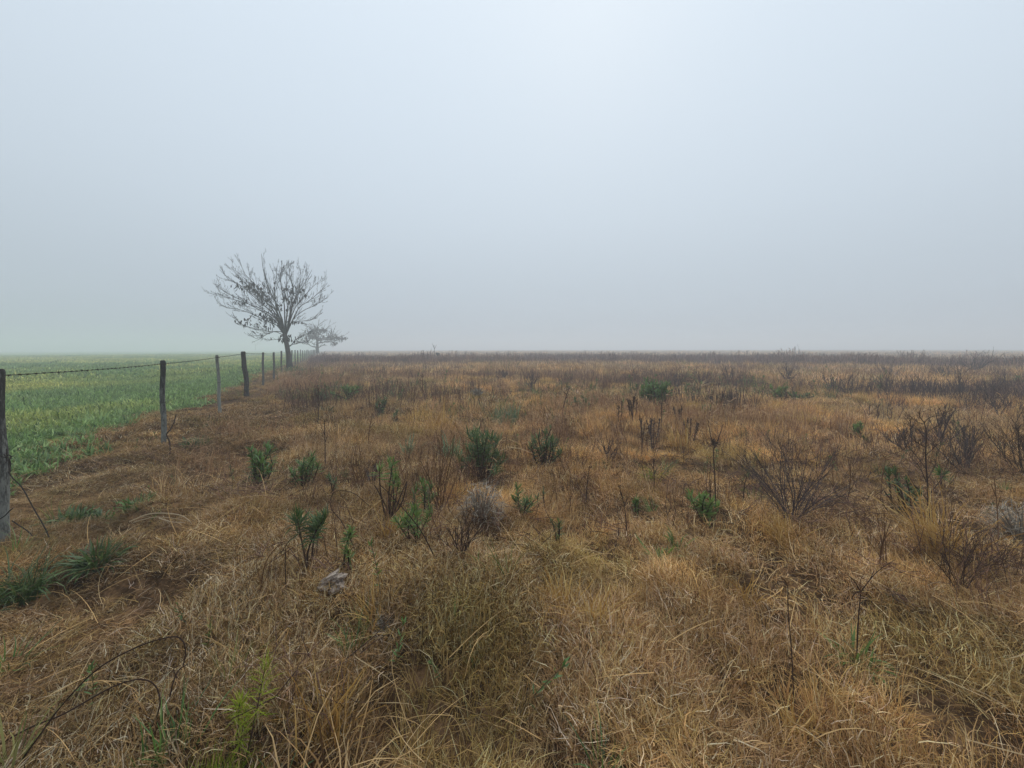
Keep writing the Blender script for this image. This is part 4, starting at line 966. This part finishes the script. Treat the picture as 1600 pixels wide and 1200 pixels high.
# --- long pale stems lying loose on the thatch
def loose(nb, w_):
    m = MB(); m.blades(np.stack([U(-.15, .15, nb), U(-.15, .15, nb), U(0.0, .1, nb)], 1), U(0, 6.28, nb), np.radians(U(5, 50, nb)), U(.18, .45, nb), np.full(nb, w_) * U(.7, 1.3, nb),
             np.radians(U(20, 90, nb)), 5, 0.7, cols=U(0.6, 1, nb)); return m
lo_src = [loose(3, 0.0034).mesh('loose_straw', M_grass) for _ in range(6)]
x, y = ring_points([(0.8, 4, 14), (4, 12, 8)])
keep = (side(x, y) > edge(x, y) + 0.1) & open_to(x, y)
x, y, P = place(x, y, keep)
n = len(x)
scatter('loose_straw', P, np.stack([rng.normal(0, .2, n), rng.normal(0, .2, n), U(0, 6.28, n)], 1), np.repeat(U(.6, 1.2, (n, 1)), 3, 1), rng.integers(0, 6, n), np.tile([.88, .82, .74], (n, 1)) * U(0.6, 1.1, (n, 1)), lo_src)

# --- rusty coarse stems standing in patches
def coarse(nb, rad, l0, l1, w0):
    m = MB(); r = rad * np.sqrt(U(0, 1, nb)); a = U(0, 6.28, nb)
    m.blades(np.stack([r * np.cos(a), r * np.sin(a), np.full(nb, -.02)], 1), U(0, 6.28, nb), np.radians(U(55, 90, nb)), U(l0, l1, nb), U(w0, w0 * 1.8, nb), np.radians(U(0, 70, nb)), 3, 0.8,
             cols=np.clip(rng.normal(0.5, .25, nb), 0, 1))
    k = nb // 4                                    # bent, broken leaves near the tops
    rr_ = rad * np.sqrt(U(0, 1, k)); a = U(0, 6.28, k)
    m.blades(np.stack([rr_ * np.cos(a), rr_ * np.sin(a), U(.2, .9, k) * l1], 1), U(0, 6.28, k), np.radians(U(-10, 50, k)), U(.1, .25, k), U(w0 * 1.5, w0 * 2.5, k), np.radians(U(40, 130, k)), 3, 0.8, cols=U(.5, 1, k))
    return m
cs = [coarse(26, .14, .25, .55, .003).mesh('coarse_grass', M_rust) for _ in range(4)] + [coarse(30, .3, .3, .65, .010).mesh('coarse_grass', M_rust) for _ in range(4)]
x, y = ring_points([(3.2, 9, 22), (9, 20, 14), (20, 45, 7), (45, 110, 1.6)])
p = at(770, 690)
g = np.exp(-(((x - p[0]) / 1.7) ** 2 + ((y - p[1]) / 1.7) ** 2))
p2 = at(1160, 660); g += 0.8 * np.exp(-(((x - p2[0]) / 1.6) ** 2 + ((y - p2[1]) / 1.2) ** 2))
p3 = at(340, 700); g += 0.7 * np.exp(-(((x - p3[0]) / 1.0) ** 2 + ((y - p3[1]) / 1.4) ** 2))
pr = np.clip((vn(x, y, 2.6, 41) - 0.52) * 2.2, 0, 0.8) * np.clip((y - 4) / 6, 0.05, 1) + g
keep = (side(x, y) > -2.0) & (U(0, 1, len(x)) < pr)
x, y, P = place(x, y, keep); n = len(x)
s = U(.65, 1.1, n)
scatter('coarse_grass', P, np.stack([rng.normal(0, .13, n), rng.normal(0, .13, n), U(0, 6.28, n)], 1), np.stack([s, s, s * U(.7, 1.1, n)], 1),
        np.where(np.hypot(x, y) < 9, rng.integers(0, 4, n), 4 + rng.integers(0, 4, n)), U(.8, 1.2, (n, 1)) * np.array([1, 1, 1.0]), cs)

# --- dead weeds standing over the far pasture, dark and twiggy
def weed(nst, h, rad, w0):
    m = MB()
    for i in range(nst):
        a = U(0, 6.28); r = rad * math.sqrt(U(0, 1)); b0 = np.array([r * math.cos(a), r * math.sin(a), -.03])
        hh = h * U(.6, 1.1); lean = rng.normal(0, .16, 2)
        top = b0 + np.array([lean[0] * hh, lean[1] * hh, hh])
        mid_ = (b0 + top) / 2 + np.append(rng.normal(0, .03, 2), 0)
        m.tube([b0, mid_, top], [w0, w0 * .8, w0 * .5], 3, U(0, .8), cap=False)
        k = rng.integers(4, 9)
        tt = U(.35, 1, k)
        m.blades(b0 + (top - b0) * tt[:, None], U(0, 6.28, k), np.radians(U(25, 80, k)), hh * U(.1, .3, k), np.full(k, w0 * 1.1), np.radians(U(-30, 40, k)), 2, .4, cols=U(0, 1, k))
    return m
ws = [weed(6, .42, .14, .0034).mesh('dead_weed', M_weed) for _ in range(4)] + [weed(9, .52, .3, .0075).mesh('dead_weed', M_weed) for _ in range(5)] + [weed(12, .8, .55, .02).mesh('dead_weed', M_weed) for _ in range(4)]
x, y = ring_points([(3, 12, 13), (12, 30, 8), (30, 60, 3.6), (60, 160, .34), (160, 420, .07)])
r = np.hypot(x, y)
pr = np.clip((vn(x * .45, y, 4.2, 43) - .46) * 3.2, 0, 1) * np.clip((r - 4) / 16, .2, 1) + np.clip((r - 20) / 50, .05, .35)
for px, py, rad, amp in ((755, 720, 1.0, .8), (860, 705, 1.1, .7), (680, 770, .7, .9), (1010, 670, 1.6, .8), (1400, 720, 1.3, .6), (1500, 720, 1.2, .8), (1220, 720, .9, .4), (560, 622, 2.2, .7), (720, 860, .5, .7), (1080, 640, 2, .5), (590, 740, .6, .6),
                         (1490, 880, .5, .7), (1560, 780, .7, .5), (950, 715, .8, .5), (650, 640, 2, .4), (440, 720, .5, .3)):
    c_ = at(px, py); pr = pr + amp * np.exp(-((x - c_[0]) ** 2 + (y - c_[1]) ** 2) / rad ** 2)
keep = (side(x, y) > -1.6 + 0.3) & (U(0, 1, len(x)) < pr)
x, y, P = place(x, y, keep); n = len(x); r = np.hypot(x, y)
s = U(.55, 1.15, n) * np.where((r > 35) & (r < 60) & (U(0, 1, n) < .08), 1.4, 1.0) * np.where(r > 60, .7, 1.0)
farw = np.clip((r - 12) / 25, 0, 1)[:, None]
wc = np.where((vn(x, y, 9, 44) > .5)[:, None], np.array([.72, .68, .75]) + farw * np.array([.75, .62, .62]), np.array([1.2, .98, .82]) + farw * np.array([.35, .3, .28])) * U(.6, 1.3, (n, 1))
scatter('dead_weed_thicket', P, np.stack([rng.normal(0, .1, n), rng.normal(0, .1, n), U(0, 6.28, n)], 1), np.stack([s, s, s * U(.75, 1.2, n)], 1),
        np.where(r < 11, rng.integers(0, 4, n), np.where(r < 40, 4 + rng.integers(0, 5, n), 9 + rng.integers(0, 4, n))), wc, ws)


# --- scraps of green among the thatch
gsrc = []
for i in range(6):
    m = MB(); nb = 22
    if i < 3:
        pth = stem_path(U(.12, .22), U(-.03, .03), U(-.03, .03)); m.tube(pth, .002, 3, 0, cap=False); leaves_on(m, pth, .25, nb, .035, .007, (5, 75), (0, 60), 2)
    else:
        a = U(0, 6.28, nb); m.blades(np.stack([.03 * np.cos(a), .03 * np.sin(a), np.full(nb, 0)], 1), a, np.radians(U(30, 85, nb)), U(.07, .17, nb), U(.003, .007, nb), np.radians(U(10, 90, nb)), 3, .5)
    gsrc.append(m.mesh('green_sprig', (M_dkgreen, M_olive, M_green)[i % 3]))
x, y = ring_points([(1.5, 6, 8), (6, 16, 9), (16, 50, 3.6), (50, 110, .5)])
pr = np.clip((vn(x, y, 1.6, 81) - .54) * 2.0, 0, .6) * np.clip((vn(x, y, 5, 82) - .3) * 2, 0, 1)
for px, py, rad, amp in ((755, 715, .8, .8), (850, 705, .8, .7), (660, 800, .4, .7), (1026, 620, 2.2, .7), (1420, 760, .6, .6), (560, 615, 2.0, .8), (905, 625, 1.6, .5), (1230, 615, 2, .6), (430, 740, .6, .6), (170, 800, .7, .6), (280, 690, .6, .3), (610, 760, .5, .4), (790, 640, 1.2, .5), (100, 860, .5, .6), (480, 575, 5, .3), (1000, 760, .8, .2)):
    c_ = at(px, py); pr = pr + amp * np.exp(-((x - c_[0]) ** 2 + (y - c_[1]) ** 2) / rad ** 2)
keep = (side(x, y) > -3.5) & (U(0, 1, len(x)) < pr)
x, y, P = place(x, y, keep, -.03); n = len(x)
sc_ = U(.7, 1.7, n) * np.clip(np.hypot(x, y) / 7, 1, 2.4)
scatter('green_scraps', P, np.stack([rng.normal(0, .3, n), rng.normal(0, .3, n), U(0, 6.28, n)], 1), np.repeat(sc_[:, None], 3, 1), rng.integers(0, 6, n), np.ones((n, 3)), gsrc)

# --- broken dark twigs and old litter in tangles
lsrc = []
for i in range(5):
    m = MB()
    for _ in range(16):
        p0 = np.append(rng.normal(0, .10, 2), U(0, .03)); a = U(0, 6.28); ln = U(.08, .26); e_ = U(-.1, .8)
        p1 = p0 + ln * .5 * np.array([math.cos(a), math.sin(a), e_]); p2 = p1 + ln * .5 * np.array([math.cos(a + U(-.8, .8)), math.sin(a + U(-.8, .8)), e_ * .4])
        m.tube([p0, p1, p2], [.0030, .0024, .0015], 3, U(0, .9), cap=False)
    lsrc.append(m.mesh('twig_litter', M_weed))
x, y = ring_points([(1.2, 6, 20), (6, 14, 12), (14, 30, 4)])
pr = np.clip((vn(x, y, 1.1, 91) - .70) * 1.2, 0, .2) * np.clip((y - 1.8) / 2, .1, 1)
for px, py, rad, amp in ((1265, 800, .55, .9), (1230, 780, .5, .8), (1405, 800, .5, .9), (1500, 890, .45, .9), (735, 868, .35, .9), (1000, 700, .7, .6), (480, 890, .25, .9), (500, 930, .2, .8), (430, 1120, .2, .6), (1440, 740, .9, .6), (1560, 740, .9, .7), (860, 740, .6, .6), (720, 750, .6, .6), (1110, 720, .7, .5), (640, 810, .4, .5), (280, 700, .6, .5), (1440, 900, .5, .5), (400, 770, .6, .5)):
    c_ = at(px, py); pr = pr + amp * np.exp(-((x - c_[0]) ** 2 + (y - c_[1]) ** 2) / rad ** 2)
keep = (side(x, y) > -3.4) & (U(0, 1, len(x)) < pr)
x, y, P = place(x, y, keep, -.06); n = len(x)
scatter('twig_litter', P, np.stack([rng.normal(0, .3, n), rng.normal(0, .3, n), U(0, 6.28, n)], 1), np.repeat((U(.6, 1.2, n) * np.clip(np.hypot(x, y) / 8, 1, 2))[:, None], 3, 1), rng.integers(0, 5, n),
        np.array([1.15, .98, .9]) * U(.6, 1.4, (n, 1)), lsrc)
